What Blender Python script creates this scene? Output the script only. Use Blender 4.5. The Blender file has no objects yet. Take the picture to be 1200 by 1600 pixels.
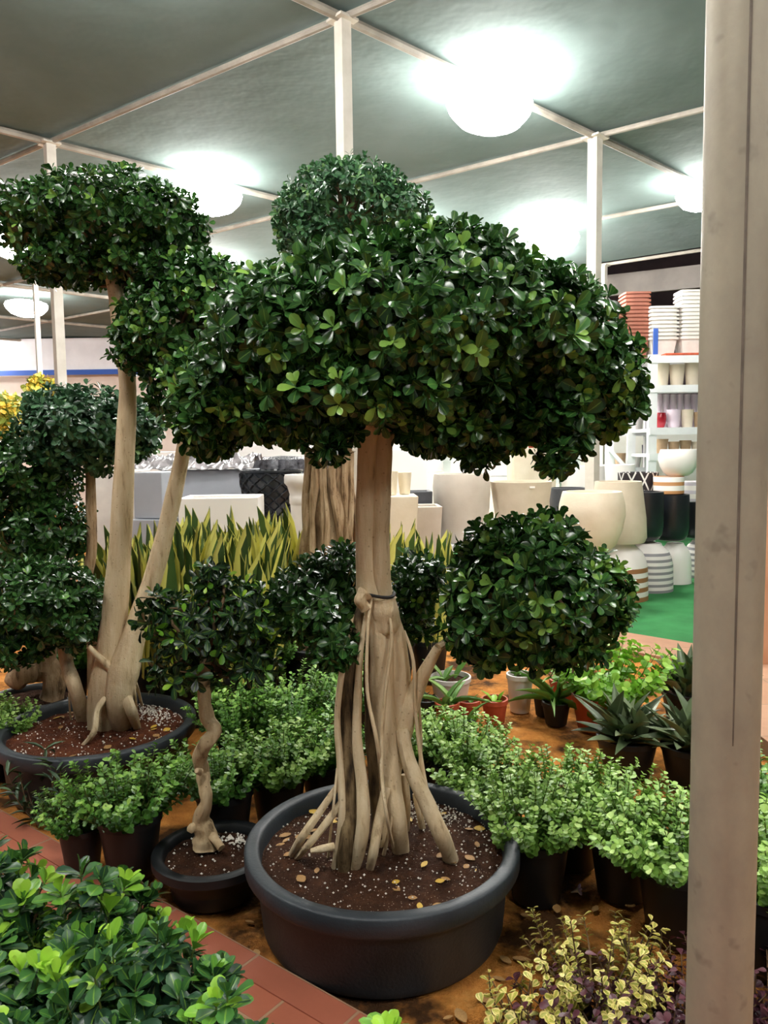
import bpy, math, random
import numpy as np
from mathutils import Vector, Matrix

# ------------------------------------------------------------------ camera, world, exposure
S = bpy.context.scene
COL = S.collection
F_PX, CAM_H = 1200.0, 1.65
PITCH, ROLL = math.radians(4.8), math.radians(0.8)
EXPOSURE = 0.75
LAMP_STRENGTH = 36.0
SHOP_STRENGTH = 58.0
WORLD = (0.075, 0.080, 0.085)

_fw = np.array([0, math.cos(PITCH), -math.sin(PITCH)])
_u0 = np.array([0, math.sin(PITCH), math.cos(PITCH)])
_r0 = np.array([1.0, 0, 0])
_rt = _r0 * math.cos(ROLL) - _u0 * math.sin(ROLL)
_up = _u0 * math.cos(ROLL) + _r0 * math.sin(ROLL)
_C = np.array([0, 0, CAM_H])

cd = bpy.data.cameras.new('camera')
cam = bpy.data.objects.new('camera', cd)
COL.objects.link(cam)
cd.sensor_fit = 'VERTICAL'
cd.sensor_height = 36.0
cd.lens = 36.0 * F_PX / 1600.0
cd.clip_end = 200
m = Matrix.Identity(4)
for k in range(3):
    m[k][0] = _rt[k]; m[k][1] = _up[k]; m[k][2] = -_fw[k]; m[k][3] = _C[k]
cam.matrix_world = m
S.camera = cam

w = bpy.data.worlds.new('night_sky')
S.world = w
w.use_nodes = True
w.node_tree.nodes['Background'].inputs[0].default_value = (*WORLD, 1)
w.node_tree.nodes['Background'].inputs[1].default_value = 1.0
S.view_settings.view_transform = 'Standard'
S.view_settings.look = 'None'
S.view_settings.gamma = 1
S.view_settings.exposure = EXPOSURE
S.view_settings.use_curve_mapping = False
S.cycles.use_denoising = True
S.cycles.max_bounces = 6
S.cycles.sample_clamp_indirect = 6.0


def at(px, py, Y=None, Z=None):
    """the point of the place seen at a pixel, at depth Y or at height Z"""
    d = _fw + _rt * (px - 600) / F_PX + _up * (800 - py) / F_PX
    t = (Y / d[1]) if Y is not None else (Z - CAM_H) / d[2]
    return _C + d * t


def dep(p):
    return float((np.array(p) - _C) @ _fw)


rng = np.random.default_rng(7)
RND = random.Random(5)

# ------------------------------------------------------------------ materials


def lin(h):
    h = h.lstrip('#')
    out = []
    for i in (0, 2, 4):
        c = int(h[i:i + 2], 16) / 255
        out.append(c / 12.92 if c <= .04045 else ((c + .055) / 1.055) ** 2.4)
    return (*out, 1)


class NT:
    def __init__(self, name):
        self.m = bpy.data.materials.new(name)
        self.m.use_nodes = True
        self.t = self.m.node_tree
        self.b = self.t.nodes['Principled BSDF']

    def n(self, kind, **kw):
        nd = self.t.nodes.new(kind)
        for k, v in kw.items():
            if k.startswith('i_'):
                key = k[2:]
                key = int(key) if key.isdigit() else key.replace('_', ' ')
                nd.inputs[key].default_value = v
            else:
                setattr(nd, k, v)
        return nd

    def l(self, a, b):
        self.t.links.new(a, b)

    def math(self, op, a, b=None, c=None):
        nd = self.n('ShaderNodeMath', operation=op)
        for i, v in enumerate((a, b, c)):
            if v is None:
                continue
            if isinstance(v, (int, float)):
                nd.inputs[i].default_value = v
            else:
                self.l(v, nd.inputs[i])
        return nd.outputs[0]

    def mix(self, fac, a, b):
        nd = self.n('ShaderNodeMix', data_type='RGBA')
        for i, v in ((0, fac), (6, a), (7, b)):
            if isinstance(v, (int, float)):
                nd.inputs[i].default_value = v
            elif isinstance(v, tuple):
                nd.inputs[i].default_value = v
            else:
                self.l(v, nd.inputs[i])
        return nd.outputs[2]

    def ramp(self, fac, stops, interp='LINEAR'):
        nd = self.n('ShaderNodeValToRGB')
        cr = nd.color_ramp
        cr.interpolation = interp
        while len(cr.elements) < len(stops):
            cr.elements.new(0.5)
        for e, (p, c) in zip(cr.elements, stops):
            e.position = p
            e.color = c
        self.l(fac, nd.inputs[0])
        return nd.outputs[0]

    def coord(self, which='Object'):
        return self.n('ShaderNodeTexCoord').outputs[which]

    def noise(self, vec, scale, detail=4, rough=.55, stretch=None):
        if stretch:
            mp = self.n('ShaderNodeMapping')
            mp.inputs['Scale'].default_value = stretch
            self.l(vec, mp.inputs[0])
            vec = mp.outputs[0]
        nd = self.n('ShaderNodeTexNoise', i_Scale=scale, i_Detail=detail, i_Roughness=rough)
        self.l(vec, nd.inputs['Vector'])
        return nd.outputs[0]

    def bump(self, h, strength=.4, dist=.01):
        nd = self.n('ShaderNodeBump', i_Strength=strength, i_Distance=dist)
        self.l(h, nd.inputs['Height'])
        self.l(nd.outputs[0], self.b.inputs['Normal'])


def simple(name, c1, c2=None, rough=.6, scale=8, bump=0, bscale=60, metal=0, spec=.5, stretch=None):
    t = NT(name)
    v = t.coord()
    if c2:
        f = t.noise(v, scale, stretch=stretch)
        t.l(t.ramp(f, [(.32, lin(c1)), (.68, lin(c2))]), t.b.inputs['Base Color'])
    else:
        t.b.inputs['Base Color'].default_value = lin(c1)
    t.b.inputs['Roughness'].default_value = rough
    t.b.inputs['Metallic'].default_value = metal
    t.b.inputs['Specular IOR Level'].default_value = spec
    if bump:
        t.bump(t.noise(v, bscale), bump, .01)
    return t.m


def leafmat(name, stops, rough=.32, edge=None, edge_at=.72, rib=.06, spec=.5, trans=0.0, wob=0.0):
    t = NT(name)
    a = t.n('ShaderNodeAttribute', attribute_name='leaf')
    s = t.n('ShaderNodeSeparateXYZ')
    t.l(a.outputs['Vector'], s.inputs[0])
    col = t.ramp(s.outputs[2], [(p, lin(c)) for p, c in stops])
    au = t.math('ABSOLUTE', s.outputs[0])
    if rib:
        col = t.mix(t.math('MULTIPLY', t.math('LESS_THAN', au, .09), .35), col, lin(stops[-1][1]))
    if edge:
        if wob:
            nz = t.noise(t.coord(), 60)
            e = t.math('GREATER_THAN', t.math('ADD', au, t.math('MULTIPLY', t.math('SUBTRACT', nz, .5), wob)), edge_at)
        else:
            e = t.math('GREATER_THAN', au, edge_at)
        col = t.mix(e, col, lin(edge))
    t.l(col, t.b.inputs['Base Color'])
    t.b.inputs['Roughness'].default_value = rough
    t.b.inputs['Specular IOR Level'].default_value = spec
    if trans:
        tr = t.n('ShaderNodeBsdfTranslucent')
        t.l(col, tr.inputs[0])
        mx = t.n('ShaderNodeMixShader')
        mx.inputs[0].default_value = trans
        out = t.t.nodes['Material Output']
        t.l(t.b.outputs[0], mx.inputs[1]); t.l(tr.outputs[0], mx.inputs[2])
        t.l(mx.outputs[0], out.inputs[0])
    return t.m


def barkmat(name, pale, mid, dark, mottled=.5):
    t = NT(name)
    v = t.coord()
    streak = t.noise(v, 9, 5, .6, stretch=(3.5, 3.5, .6))
    fine = t.noise(v, 70, 3, .6)
    spots = t.n('ShaderNodeTexVoronoi', i_Scale=38.0)
    t.l(v, spots.inputs['Vector'])
    col = t.ramp(streak, [(.36 - .1 * (1 - mottled), lin(dark)), (.36 + .13 * mottled, lin(mid)), (.72, lin(pale))])
    sp = t.math('LESS_THAN', spots.outputs['Distance'], .13)
    col = t.mix(t.math('MULTIPLY', sp, .55), col, lin(dark))
    col = t.mix(t.math('MULTIPLY', fine, .3), col, lin(mid))
    t.l(col, t.b.inputs['Base Color'])
    t.b.inputs['Roughness'].default_value = .75
    t.b.inputs['Specular IOR Level'].default_value = .25
    t.bump(t.math('ADD', streak, t.math('MULTIPLY', fine, .4)), .5, .012)
    return t.m


M = {}
M['ficus'] = leafmat('ficus_leaf', [(0, '#1a3316'), (.35, '#2c5224'), (.65, '#447636'), (1, '#86ae4c')], .27, trans=.08)
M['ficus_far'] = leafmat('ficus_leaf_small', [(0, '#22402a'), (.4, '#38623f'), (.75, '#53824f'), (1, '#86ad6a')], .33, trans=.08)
M['bonsai_leaf'] = leafmat('bonsai_leaf', [(0, '#0e1f12'), (.45, '#1a3a1d'), (.75, '#2c5a22'), (.9, '#6aa22e'), (1, '#9cc43c')], .35, trans=.1)
M['jade'] = leafmat('pale_shrub_leaf', [(0, '#3e6826'), (.4, '#6f9c3e'), (.75, '#9dc45c'), (1, '#c8e08c')], .45, rib=0, trans=.15)
M['jade_dark'] = leafmat('green_shrub_leaf', [(0, '#2a541e'), (.4, '#4d822c'), (.75, '#7cad42'), (1, '#add264')], .42, rib=0, trans=.12)
M['hedge'] = leafmat('hedge_leaf', [(0, '#1c3626'), (.35, '#2e5236'), (.6, '#477a3a'), (.85, '#7db63a'), (1, '#a9d648')], .33, trans=.14)
M['snake'] = leafmat('snake_plant_leaf', [(0, '#2a4020'), (.5, '#48652f'), (1, '#6f8a40')], .42, edge='#e8e27c', edge_at=.58, rib=0)
M['varieg'] = leafmat('variegated_leaf', [(0, '#7a9438'), (.5, '#a6ab44'), (1, '#cfc45c')], .4, edge='#ead985', edge_at=.5, rib=0, trans=.2, wob=.5)
M['purple'] = leafmat('purple_leaf', [(0, '#2a1720'), (.5, '#45252f'), (1, '#6b3a44')], .4, trans=.1)
M['rhoeo'] = leafmat('oyster_leaf', [(0, '#34422c'), (.5, '#5a6c4a'), (1, '#8f9d78')], .35)
M['lime'] = leafmat('lime_round_leaf', [(0, '#4d8a22'), (.5, '#7fbb35'), (1, '#b6de5c')], .4, rib=0, trans=.25)
M['strap'] = leafmat('strap_leaf', [(0, '#3c6a26'), (.5, '#5c8c38'), (1, '#93b65c')], .4, trans=.15)
M['narrow'] = leafmat('narrow_dark_leaf', [(0, '#1c3320'), (.5, '#34502f'), (1, '#5d7648')], .4)
M['yellow_fl'] = leafmat('yellow_flower_leaf', [(0, '#57702a'), (.4, '#8d9a3c'), (.62, '#d8b93c'), (1, '#f6d860')], .5, rib=0, trans=.2)
M['bark'] = barkmat('pale_ficus_bark', '#dccbab', '#c6b08c', '#8f785a', .25)
M['bark_slab'] = barkmat('stained_root_bark', '#9d8763', '#5c4b33', '#241c13', .9)
M['bark_gnarl'] = barkmat('gnarled_bark', '#d2b896', '#a28463', '#4a3726', .7)
M['bark_twist'] = barkmat('twisted_bark', '#cdb896', '#ab936f', '#5a4732', .6)
M['twig'] = simple('twig_bark', '#4a3a28', '#7a6042', .8)
M['twig_green'] = simple('green_stem', '#4a6428', '#6f7a3c', .7)
M['tub'] = simple('black_tub_plastic', '#23292f', '#32393f', .5, 5, .15, 90)
M['tub_dark'] = simple('dark_pot_plastic', '#0d1013', '#171b1e', .5, 6)
M['terra'] = simple('terracotta_plastic', '#a8452a', '#c25a38', .6, 9)
M['terra_stack'] = simple('terracotta_square_plastic', '#8f5442', '#9c604c', .65, 9)
M['white_pl'] = simple('white_plastic', '#cfcac4', '#e2ddd6', .45, 5)
M['grey_conc'] = simple('pale_grey_stone_glaze', '#bdb3a6', '#cfc6ba', .65, 3, .1, 50)
M['cream'] = simple('cream_stone', '#d8cbb2', '#e6dbc6', .7, 4, .15, 40)
M['beige'] = simple('beige_stone', '#c4b6a0', '#d3c6b2', .7, 4, .15, 40)
M['white'] = simple('white_glaze', '#efebe6', None, .35)
M['white_paint'] = simple('white_painted_steel', '#e4e4e6', '#d4d4d8', .45, 3)
M['grey_box'] = simple('grey_planter_board', '#9a9ea6', '#a9acb4', .6, 2)
M['dark_grey'] = simple('dark_grey_glaze', '#34363c', '#46484e', .45, 6)
M['black'] = simple('black_glaze', '#15171b', '#20242a', .32, 4)
M['wrap'] = simple('clear_plastic_wrap', '#5a5759', '#9c9698', .2, 9, .6, 18)
M['wrap_dark'] = simple('dark_plastic_wrap', '#1b1b20', '#5a5a60', .18, 20, .9, 30)
M['lilac'] = simple('lilac_plastic', '#cdbfcb', '#dccfd8', .5, 4)
M['red'] = simple('red_glaze', '#8f1624', '#b3202f', .25, 6)
M['blue'] = simple('blue_print', '#2e55a8', None, .5)
M['tan'] = simple('tan_clay', '#a98d6c', '#c2a785', .7, 6)
M['green_pl'] = simple('green_plastic', '#3fa05a', None, .5)
M['navy'] = simple('navy_glaze', '#22244a', '#30305a', .35)
M['post'] = simple('post_paint', '#c9c2b6', '#ddd7cc', .5, 5)
M['beam'] = simple('beam_steel', '#8f897f', '#aca59a', .55, 5)
M['cord'] = simple('black_cable', '#1a1a1a', None, .6)
M['perlite'] = simple('perlite', '#d9d2c6', '#efe9df', .9, 30)
M['leaf_yellow'] = simple('dry_leaf_yellow', '#b98f2e', '#d9b548', .6, 30)
M['leaf_tan'] = simple('dry_leaf_tan', '#8a6238', '#bb9259', .7, 30)
M['petal'] = simple('violet_petal', '#a884c8', '#d7c2e6', .5, 30)


def soil_mat(name, a, b, c, specks):
    t = NT(name)
    v = t.coord()
    n1 = t.noise(v, 14, 6, .7)
    n2 = t.noise(v, 90, 3, .6)
    col = t.ramp(n1, [(.3, lin(a)), (.55, lin(b)), (.75, lin(c))])
    vo = t.n('ShaderNodeTexVoronoi', i_Scale=95.0)
    t.l(v, vo.inputs['Vector'])
    big = t.noise(v, 5, 2)
    sp = t.math('LESS_THAN', vo.outputs['Distance'], t.math('MULTIPLY', big, specks))
    col = t.mix(t.math('MULTIPLY', sp, .8), col, lin('#bfae98'))
    t.l(col, t.b.inputs['Base Color'])
    t.b.inputs['Roughness'].default_value = .95
    t.b.inputs['Specular IOR Level'].default_value = .15
    t.bump(t.math('ADD', n1, t.math('MULTIPLY', n2, .8)), .9, .02)
    return t.m


M['soil'] = soil_mat('potting_soil', '#2a1a12', '#42291b', '#5a3a26', .26)
M['soil_red'] = soil_mat('reddish_potting_soil', '#3c2014', '#5c3220', '#774628', .28)


def sand_mat():
    t = NT('sandy_orange_earth')
    v = t.coord()
    big = t.noise(v, 2.6, 5, .65)
    mid = t.noise(v, 9, 6, .7)
    fine = t.noise(v, 120, 3, .7)
    base = t.ramp(mid, [(.3, lin('#a8682e')), (.55, lin('#c9853f')), (.75, lin('#dca05c'))])
    dark = t.ramp(mid, [(.3, lin('#2d1d10')), (.7, lin('#5c3c20'))])
    f = t.ramp(big, [(.40, (0, 0, 0, 1)), (.53, (1, 1, 1, 1))])
    col = t.mix(f, dark, base)
    moss = t.ramp(t.noise(v, 5.3, 4, .6), [(.56, (0, 0, 0, 1)), (.68, (1, 1, 1, 1))])
    col = t.mix(t.math('MULTIPLY', moss, .35), col, lin('#3c3a18'))
    t.l(col, t.b.inputs['Base Color'])
    t.b.inputs['Roughness'].default_value = .95
    t.b.inputs['Specular IOR Level'].default_value = .15
    t.bump(t.math('ADD', mid, t.math('MULTIPLY', fine, .5)), .8, .03)
    return t.m


M['sand'] = sand_mat()


def brick_mat(name, c1, c2, mortar, bw, bh, offset=.5, msize=.006):
    t = NT(name)
    v = t.coord()
    br = t.n('ShaderNodeTexBrick', offset=offset, i_Scale=1.0)
    br.inputs['Color1'].default_value = lin(c1)
    br.inputs['Color2'].default_value = lin(c2)
    br.inputs['Mortar'].default_value = lin(mortar)
    br.inputs['Mortar Size'].default_value = msize
    br.inputs['Mortar Smooth'].default_value = .3
    br.inputs['Brick Width'].default_value = bw
    br.inputs['Row Height'].default_value = bh
    t.l(v, br.inputs['Vector'])
    n = t.noise(v, 7, 5, .65)
    col = t.mix(t.math('MULTIPLY', n, .45), br.outputs[0], lin('#6b4030'))
    t.l(col, t.b.inputs['Base Color'])
    t.b.inputs['Roughness'].default_value = .7
    h = t.math('SUBTRACT', t.math('MULTIPLY', t.noise(v, 40), .25), br.outputs['Fac'])
    t.bump(h, .6, .006)
    return t.m


M['brick'] = brick_mat('terracotta_paving', '#b8684a', '#a65a40', '#ab8868', .21, .21, 0.0)
M['brick_edge'] = brick_mat('terracotta_edging', '#b06348', '#a0563e', '#a37f62', .42, .3, 0.5)
M['tile_kerb'] = brick_mat('pink_kerb_tiles', '#c59a7c', '#b88b6c', '#a08468', .5, .5, .0)


def turf_mat():
    t = NT('artificial_turf')
    v = t.coord()
    n = t.noise(v, 3, 4)
    f = t.noise(v, 260, 2, .7)
    col = t.ramp(t.math('ADD', t.math('MULTIPLY', n, .5), t.math('MULTIPLY', f, .5)), [(.35, lin('#1f6a35')), (.65, lin('#3a9150'))])
    t.l(col, t.b.inputs['Base Color'])
    t.b.inputs['Roughness'].default_value = .9
    t.bump(f, .6, .01)
    return t.m


M['turf'] = turf_mat()


def canvas_mat():
    t = NT('roof_canvas')
    v = t.coord()
    n = t.noise(v, .7, 4, .6)
    wv = t.noise(v, 160, 2)
    col = t.ramp(n, [(.3, lin('#63736f')), (.7, lin('#778583'))])
    col = t.mix(t.math('MULTIPLY', wv, .3), col, lin('#566463'))
    t.l(col, t.b.inputs['Base Color'])
    t.b.inputs['Roughness'].default_value = .85
    t.b.inputs['Specular IOR Level'].default_value = .1
    t.bump(t.noise(v, 2.2, 3), .3, .08)
    return t.m


M['canvas'] = canvas_mat()


def galv_mat():
    t = NT('weathered_galvanised_steel')
    v = t.coord()
    a = t.noise(v, 5, 5, .65, stretch=(1.2, 1.2, .8))
    b = t.noise(v, 45, 4, .6)
    spots = t.ramp(t.noise(v, 11, 3, .6), [(.62, (0, 0, 0, 1)), (.72, (1, 1, 1, 1))])
    col = t.ramp(a, [(.3, lin('#9a9182')), (.5, lin('#a8a08d')), (.7, lin('#b3ab96'))])
    col = t.mix(t.math('MULTIPLY', b, .25), col, lin('#8b8577'))
    col = t.mix(t.math('MULTIPLY', spots, .45), col, lin('#5f5850'))
    t.l(col, t.b.inputs['Base Color'])
    t.b.inputs['Roughness'].default_value = .55
    t.b.inputs['Metallic'].default_value = .15
    t.bump(b, .15, .004)
    return t.m


M['galv'] = galv_mat()
M['seam'] = simple('weld_seam', '#5d544a', '#756a5e', .7, 20)


def emit(name, col, st):
    t = NT(name)
    t.b.inputs['Base Color'].default_value = (1, 1, 1, 1)
    t.b.inputs['Emission Color'].default_value = col
    t.b.inputs['Emission Strength'].default_value = st
    return t.m


M['lamp'] = emit('lamp_diffuser', (1.0, .97, .93, 1), LAMP_STRENGTH)
M['lamp_shop'] = emit('shop_lamp_diffuser', (1.0, .96, .92, 1), SHOP_STRENGTH)


def stripe_mat(name, ca, cb, period, frac, zmax):
    t = NT(name)
    s = t.n('ShaderNodeSeparateXYZ')
    t.l(t.coord(), s.inputs[0])
    f = t.math('FRACT', t.math('DIVIDE', s.outputs[2], period))
    on = t.math('MULTIPLY', t.math('LESS_THAN', f, frac), t.math('LESS_THAN', s.outputs[2], zmax))
    t.l(t.mix(on, lin(ca), lin(cb)), t.b.inputs['Base Color'])
    t.b.inputs['Roughness'].default_value = .5
    return t.m


M['str_grey'] = stripe_mat('white_with_grey_stripes', '#e6e1de', '#8d8a90', .067, .45, .46)
M['str_brown'] = stripe_mat('white_with_brown_stripes', '#e6e1de', '#9a6a45', .1, .48, .40)
M['str_tan'] = stripe_mat('white_with_tan_stripes', '#f0ece8', '#c08a58', .1, .42, 2)
M['str_pale'] = stripe_mat('white_with_pale_stripes', '#f0ece8', '#c9c3ce', .1, .42, 2)


def diamond_mat():
    t = NT('black_white_diamond_pattern')
    s = t.n('ShaderNodeSeparateXYZ')
    t.l(t.coord(), s.inputs[0])
    ang = t.math('ARCTAN2', s.outputs[1], s.outputs[0])
    u = t.math('ABSOLUTE', t.math('SUBTRACT', t.math('FRACT', t.math('MULTIPLY', ang, 10 / (2 * math.pi))), .5))
    vv = t.math('ABSOLUTE', t.math('SUBTRACT', t.math('FRACT', t.math('DIVIDE', s.outputs[2], .30)), .5))
    d = t.math('ADD', u, vv)
    line = t.math('LESS_THAN', t.math('ABSOLUTE', t.math('SUBTRACT', d, .5)), .07)
    core = t.math('LESS_THAN', d, .15)
    on = t.math('MAXIMUM', line, core)
    t.l(t.mix(on, lin('#2b2226'), lin('#efebe6')), t.b.inputs['Base Color'])
    t.b.inputs['Roughness'].default_value = .5
    return t.m


M['diamond'] = diamond_mat()

# ------------------------------------------------------------------ mesh helpers


class MB:
    def __init__(self):
        self.v = []; self.f = []; self.n = 0; self.blocks = []

    def add(self, verts, faces):
        b = self.n
        self.v += [tuple(map(float, p)) for p in verts]
        self.f += [tuple(i + b for i in f) for f in faces]
        self.n += len(verts)

    def box(self, c, s, rz=0, taper=1.0):
        cx, cy, cz = c; hx, hy, hz = s[0] / 2, s[1] / 2, s[2] / 2
        co, si = math.cos(rz), math.sin(rz)
        vs = []
        for z in (-1, 1):
            k = taper if z < 0 else 1
            for x, y in ((-1, -1), (1, -1), (1, 1), (-1, 1)):
                X, Y = x * hx * k, y * hy * k
                vs.append((cx + X * co - Y * si, cy + X * si + Y * co, cz + z * hz))
        self.add(vs, [(3, 2, 1, 0), (4, 5, 6, 7), (0, 1, 5, 4), (1, 2, 6, 5), (2, 3, 7, 6), (3, 0, 4, 7)])

    def bar(self, p, q, w, h=None):
        """a square-section bar between two points"""
        p, q = np.array(p, float), np.array(q, float)
        h = h or w
        d = q - p; d /= np.linalg.norm(d)
        a = np.cross(d, (0, 0, 1))
        if np.linalg.norm(a) < 1e-3:
            a = np.array([1.0, 0, 0])
        a /= np.linalg.norm(a)
        b = np.cross(a, d)
        vs = []
        for e in (p, q):
            for x, y in ((-1, -1), (1, -1), (1, 1), (-1, 1)):
                vs.append(e + a * x * w / 2 + b * y * h / 2)
        self.add(vs, [(3, 2, 1, 0), (4, 5, 6, 7), (0, 1, 5, 4), (1, 2, 6, 5), (2, 3, 7, 6), (3, 0, 4, 7)])

    def lathe(self, c, prof, seg=48, fn=None, sq=None):
        """profile of (r, z) spun round a vertical axis; sq = superellipse power for square pots"""
        n = len(prof); vs = []
        for r, z in prof:
            for k in range(seg):
                a = 2 * math.pi * k / seg
                rr = r
                if sq:
                    rr = r / ((abs(math.cos(a)) ** sq + abs(math.sin(a)) ** sq) ** (1 / sq))
                if fn:
                    rr = fn(rr, a, z)
                vs.append((c[0] + rr * math.cos(a), c[1] + rr * math.sin(a), c[2] + z))
        fs = []
        for i in range(n - 1):
            for k in range(seg):
                k2 = (k + 1) % seg
                fs.append((i * seg + k, i * seg + k2, (i + 1) * seg + k2, (i + 1) * seg + k))
        fs.append(tuple(range(seg))[::-1])
        self.add(vs, fs)

    def tube(self, pts, rad, seg=12, sub=5, gnarl=0.0, gs=9.0, cap=True):
        pts = np.array(pts, float); rad = np.array(rad, float)
        n = len(pts)
        P, R = [], []
        for i in range(n - 1):
            p0 = pts[max(i - 1, 0)]; p1 = pts[i]; p2 = pts[i + 1]; p3 = pts[min(i + 2, n - 1)]
            for s in range(sub):
                t = s / sub
                P.append(.5 * ((2 * p1) + (-p0 + p2) * t + (2 * p0 - 5 * p1 + 4 * p2 - p3) * t * t + (-p0 + 3 * p1 - 3 * p2 + p3) * t ** 3))
                R.append(rad[i] * (1 - t) + rad[i + 1] * t)
        P.append(pts[-1]); R.append(rad[-1])
        P = np.array(P); R = np.array(R)
        T = np.gradient(P, axis=0)
        T /= np.linalg.norm(T, axis=1)[:, None] + 1e-9
        a = np.cross(T[0], (0, 1, 0.1)); a /= np.linalg.norm(a)
        ph = RND.random() * 6
        vs = []
        for i in range(len(P)):
            a = a - T[i] * (a @ T[i]); a /= np.linalg.norm(a)
            b = np.cross(T[i], a)
            for k in range(seg):
                g = 2 * math.pi * k / seg
                rr = R[i]
                if gnarl:
                    rr *= 1 + gnarl * (math.sin(3 * g + ph + i * .35) * .5 + math.sin(5 * g - i * .5 + ph * 2) * .35 + math.sin(i * 1.1 + ph) * .4)
                vs.append(P[i] + a * math.cos(g) * rr + b * math.sin(g) * rr)
        m_ = len(P)
        fs = []
        for i in range(m_ - 1):
            for k in range(seg):
                k2 = (k + 1) % seg
                fs.append((i * seg + k, i * seg + k2, (i + 1) * seg + k2, (i + 1) * seg + k))
        if cap:
            fs.append(tuple(range(seg))[::-1])
            fs.append(tuple((m_ - 1) * seg + k for k in range(seg)))
        self.add(vs, fs)

    def build(self, name, mat, parent=None, smooth=True, origin=None):
        me = bpy.data.meshes.new(name)
        if origin is None:
            origin = np.zeros(3); q = parent
            while q is not None:
                origin = origin + np.array(q.location); q = q.parent
        o = np.array(origin, float)
        if self.blocks:
            return self._leaves(name, mat, parent, me, o)
        me.from_pydata([tuple(np.array(p) - o) for p in self.v], [], self.f)
        me.materials.append(mat)
        if smooth:
            me.polygons.foreach_set('use_smooth', [True] * len(me.polygons))
            try:
                me.set_sharp_from_angle(angle=math.radians(42))
            except Exception:
                pass
        me.update()
        ob = bpy.data.objects.new(name, me)
        COL.objects.link(ob)
        if parent:
            ob.parent = parent
        else:
            ob.location = o
        return ob

    # ---- leaves, vectorised
    def leaves(self, tmpl, pos, d, nrm, L, W, tint):
        tv, tf = tmpl
        d = d / (np.linalg.norm(d, axis=1)[:, None] + 1e-9)
        x = np.cross(d, nrm); x /= np.linalg.norm(x, axis=1)[:, None] + 1e-9
        z = np.cross(x, d)
        N = len(pos); k = len(tv)
        V = (pos[:, None, :] + x[:, None, :] * (tv[None, :, 0:1] * W[:, None, None]) +
             d[:, None, :] * (tv[None, :, 1:2] * L[:, None, None]) + z[:, None, :] * (tv[None, :, 2:3] * L[:, None, None]))
        A = np.empty((N, k, 3))
        A[:, :, 0] = tv[None, :, 3]
        A[:, :, 1] = tv[None, :, 1]
        A[:, :, 2] = tint[:, None]
        Fq = tf[None] + (np.arange(N) * k)[:, None, None]
        self.blocks.append((V.reshape(-1, 3), Fq.reshape(-1, 4), A.reshape(-1, 3)))

    def _leaves(self, name, mat, parent, me, o):
        Vs, Fs, As = [], [], []
        b = 0
        for V, Fq, A in self.blocks:
            Vs.append(V); Fs.append(Fq + b); As.append(A); b += len(V)
        V = np.concatenate(Vs) - o; Fq = np.concatenate(Fs); A = np.concatenate(As)
        me.vertices.add(len(V)); me.vertices.foreach_set('co', V.astype(np.float32).ravel())
        me.loops.add(Fq.size); me.loops.foreach_set('vertex_index', Fq.astype(np.int32).ravel())
        me.polygons.add(len(Fq))
        me.polygons.foreach_set('loop_start', np.arange(0, Fq.size, 4, dtype=np.int32))
        me.polygons.foreach_set('use_smooth', np.ones(len(Fq), dtype=bool))
        at_ = me.attributes.new('leaf', 'FLOAT_VECTOR', 'POINT')
        at_.data.foreach_set('vector', A.astype(np.float32).ravel())
        me.materials.append(mat)
        me.update(calc_edges=True)
        ob = bpy.data.objects.new(name, me)
        COL.objects.link(ob)
        if parent:
            ob.parent = parent
        else:
            ob.location = o
        return ob


def template(st, cup=.25, arch=-.15, cols=3):
    """leaf template; st = (along, half width); 3 columns, all quads; x is scaled by the leaf's width"""
    vs = []
    us = (-1, 0, 1) if cols == 3 else (-1, -.6, 0, .6, 1)
    for v, hw in st:
        for u in us:
            vs.append((u * hw, v, cup * hw * abs(u) ** 1.5 * .5 + arch * v * v, u))
    fs = []
    c = len(us)
    for i in range(len(st) - 1):
        for k in range(c - 1):
            fs.append((i * c + k, i * c + k + 1, (i + 1) * c + k + 1, (i + 1) * c + k))
    return np.array(vs), np.array(fs)


T_OBOV = template([(0, .05), (.2, .17), (.45, .38), (.72, .5), (.92, .34), (1, .08)], .35, -.18)
T_OBOV_LO = template([(0, .06), (.35, .36), (.75, .5), (1, .14)], .3, -.15)
T_ROUND = template([(0, .1), (.3, .44), (.7, .5), (1, .16)], .35, -.12)
T_LANCE = template([(0, .12), (.25, .42), (.55, .5), (.85, .22), (1, .02)], .4, -.25)
T_SWORD = template([(0, .36), (.3, .46), (.6, .5), (.85, .3), (1, .02)], .5, .02)
T_STRAP = template([(0, .3), (.2, .45), (.4, .5), (.6, .48), (.8, .34), (.95, .12), (1, .02)], .5, -.55)


def unit(n):
    v = rng.normal(size=(n, 3))
    return v / np.linalg.norm(v, axis=1)[:, None]


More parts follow.
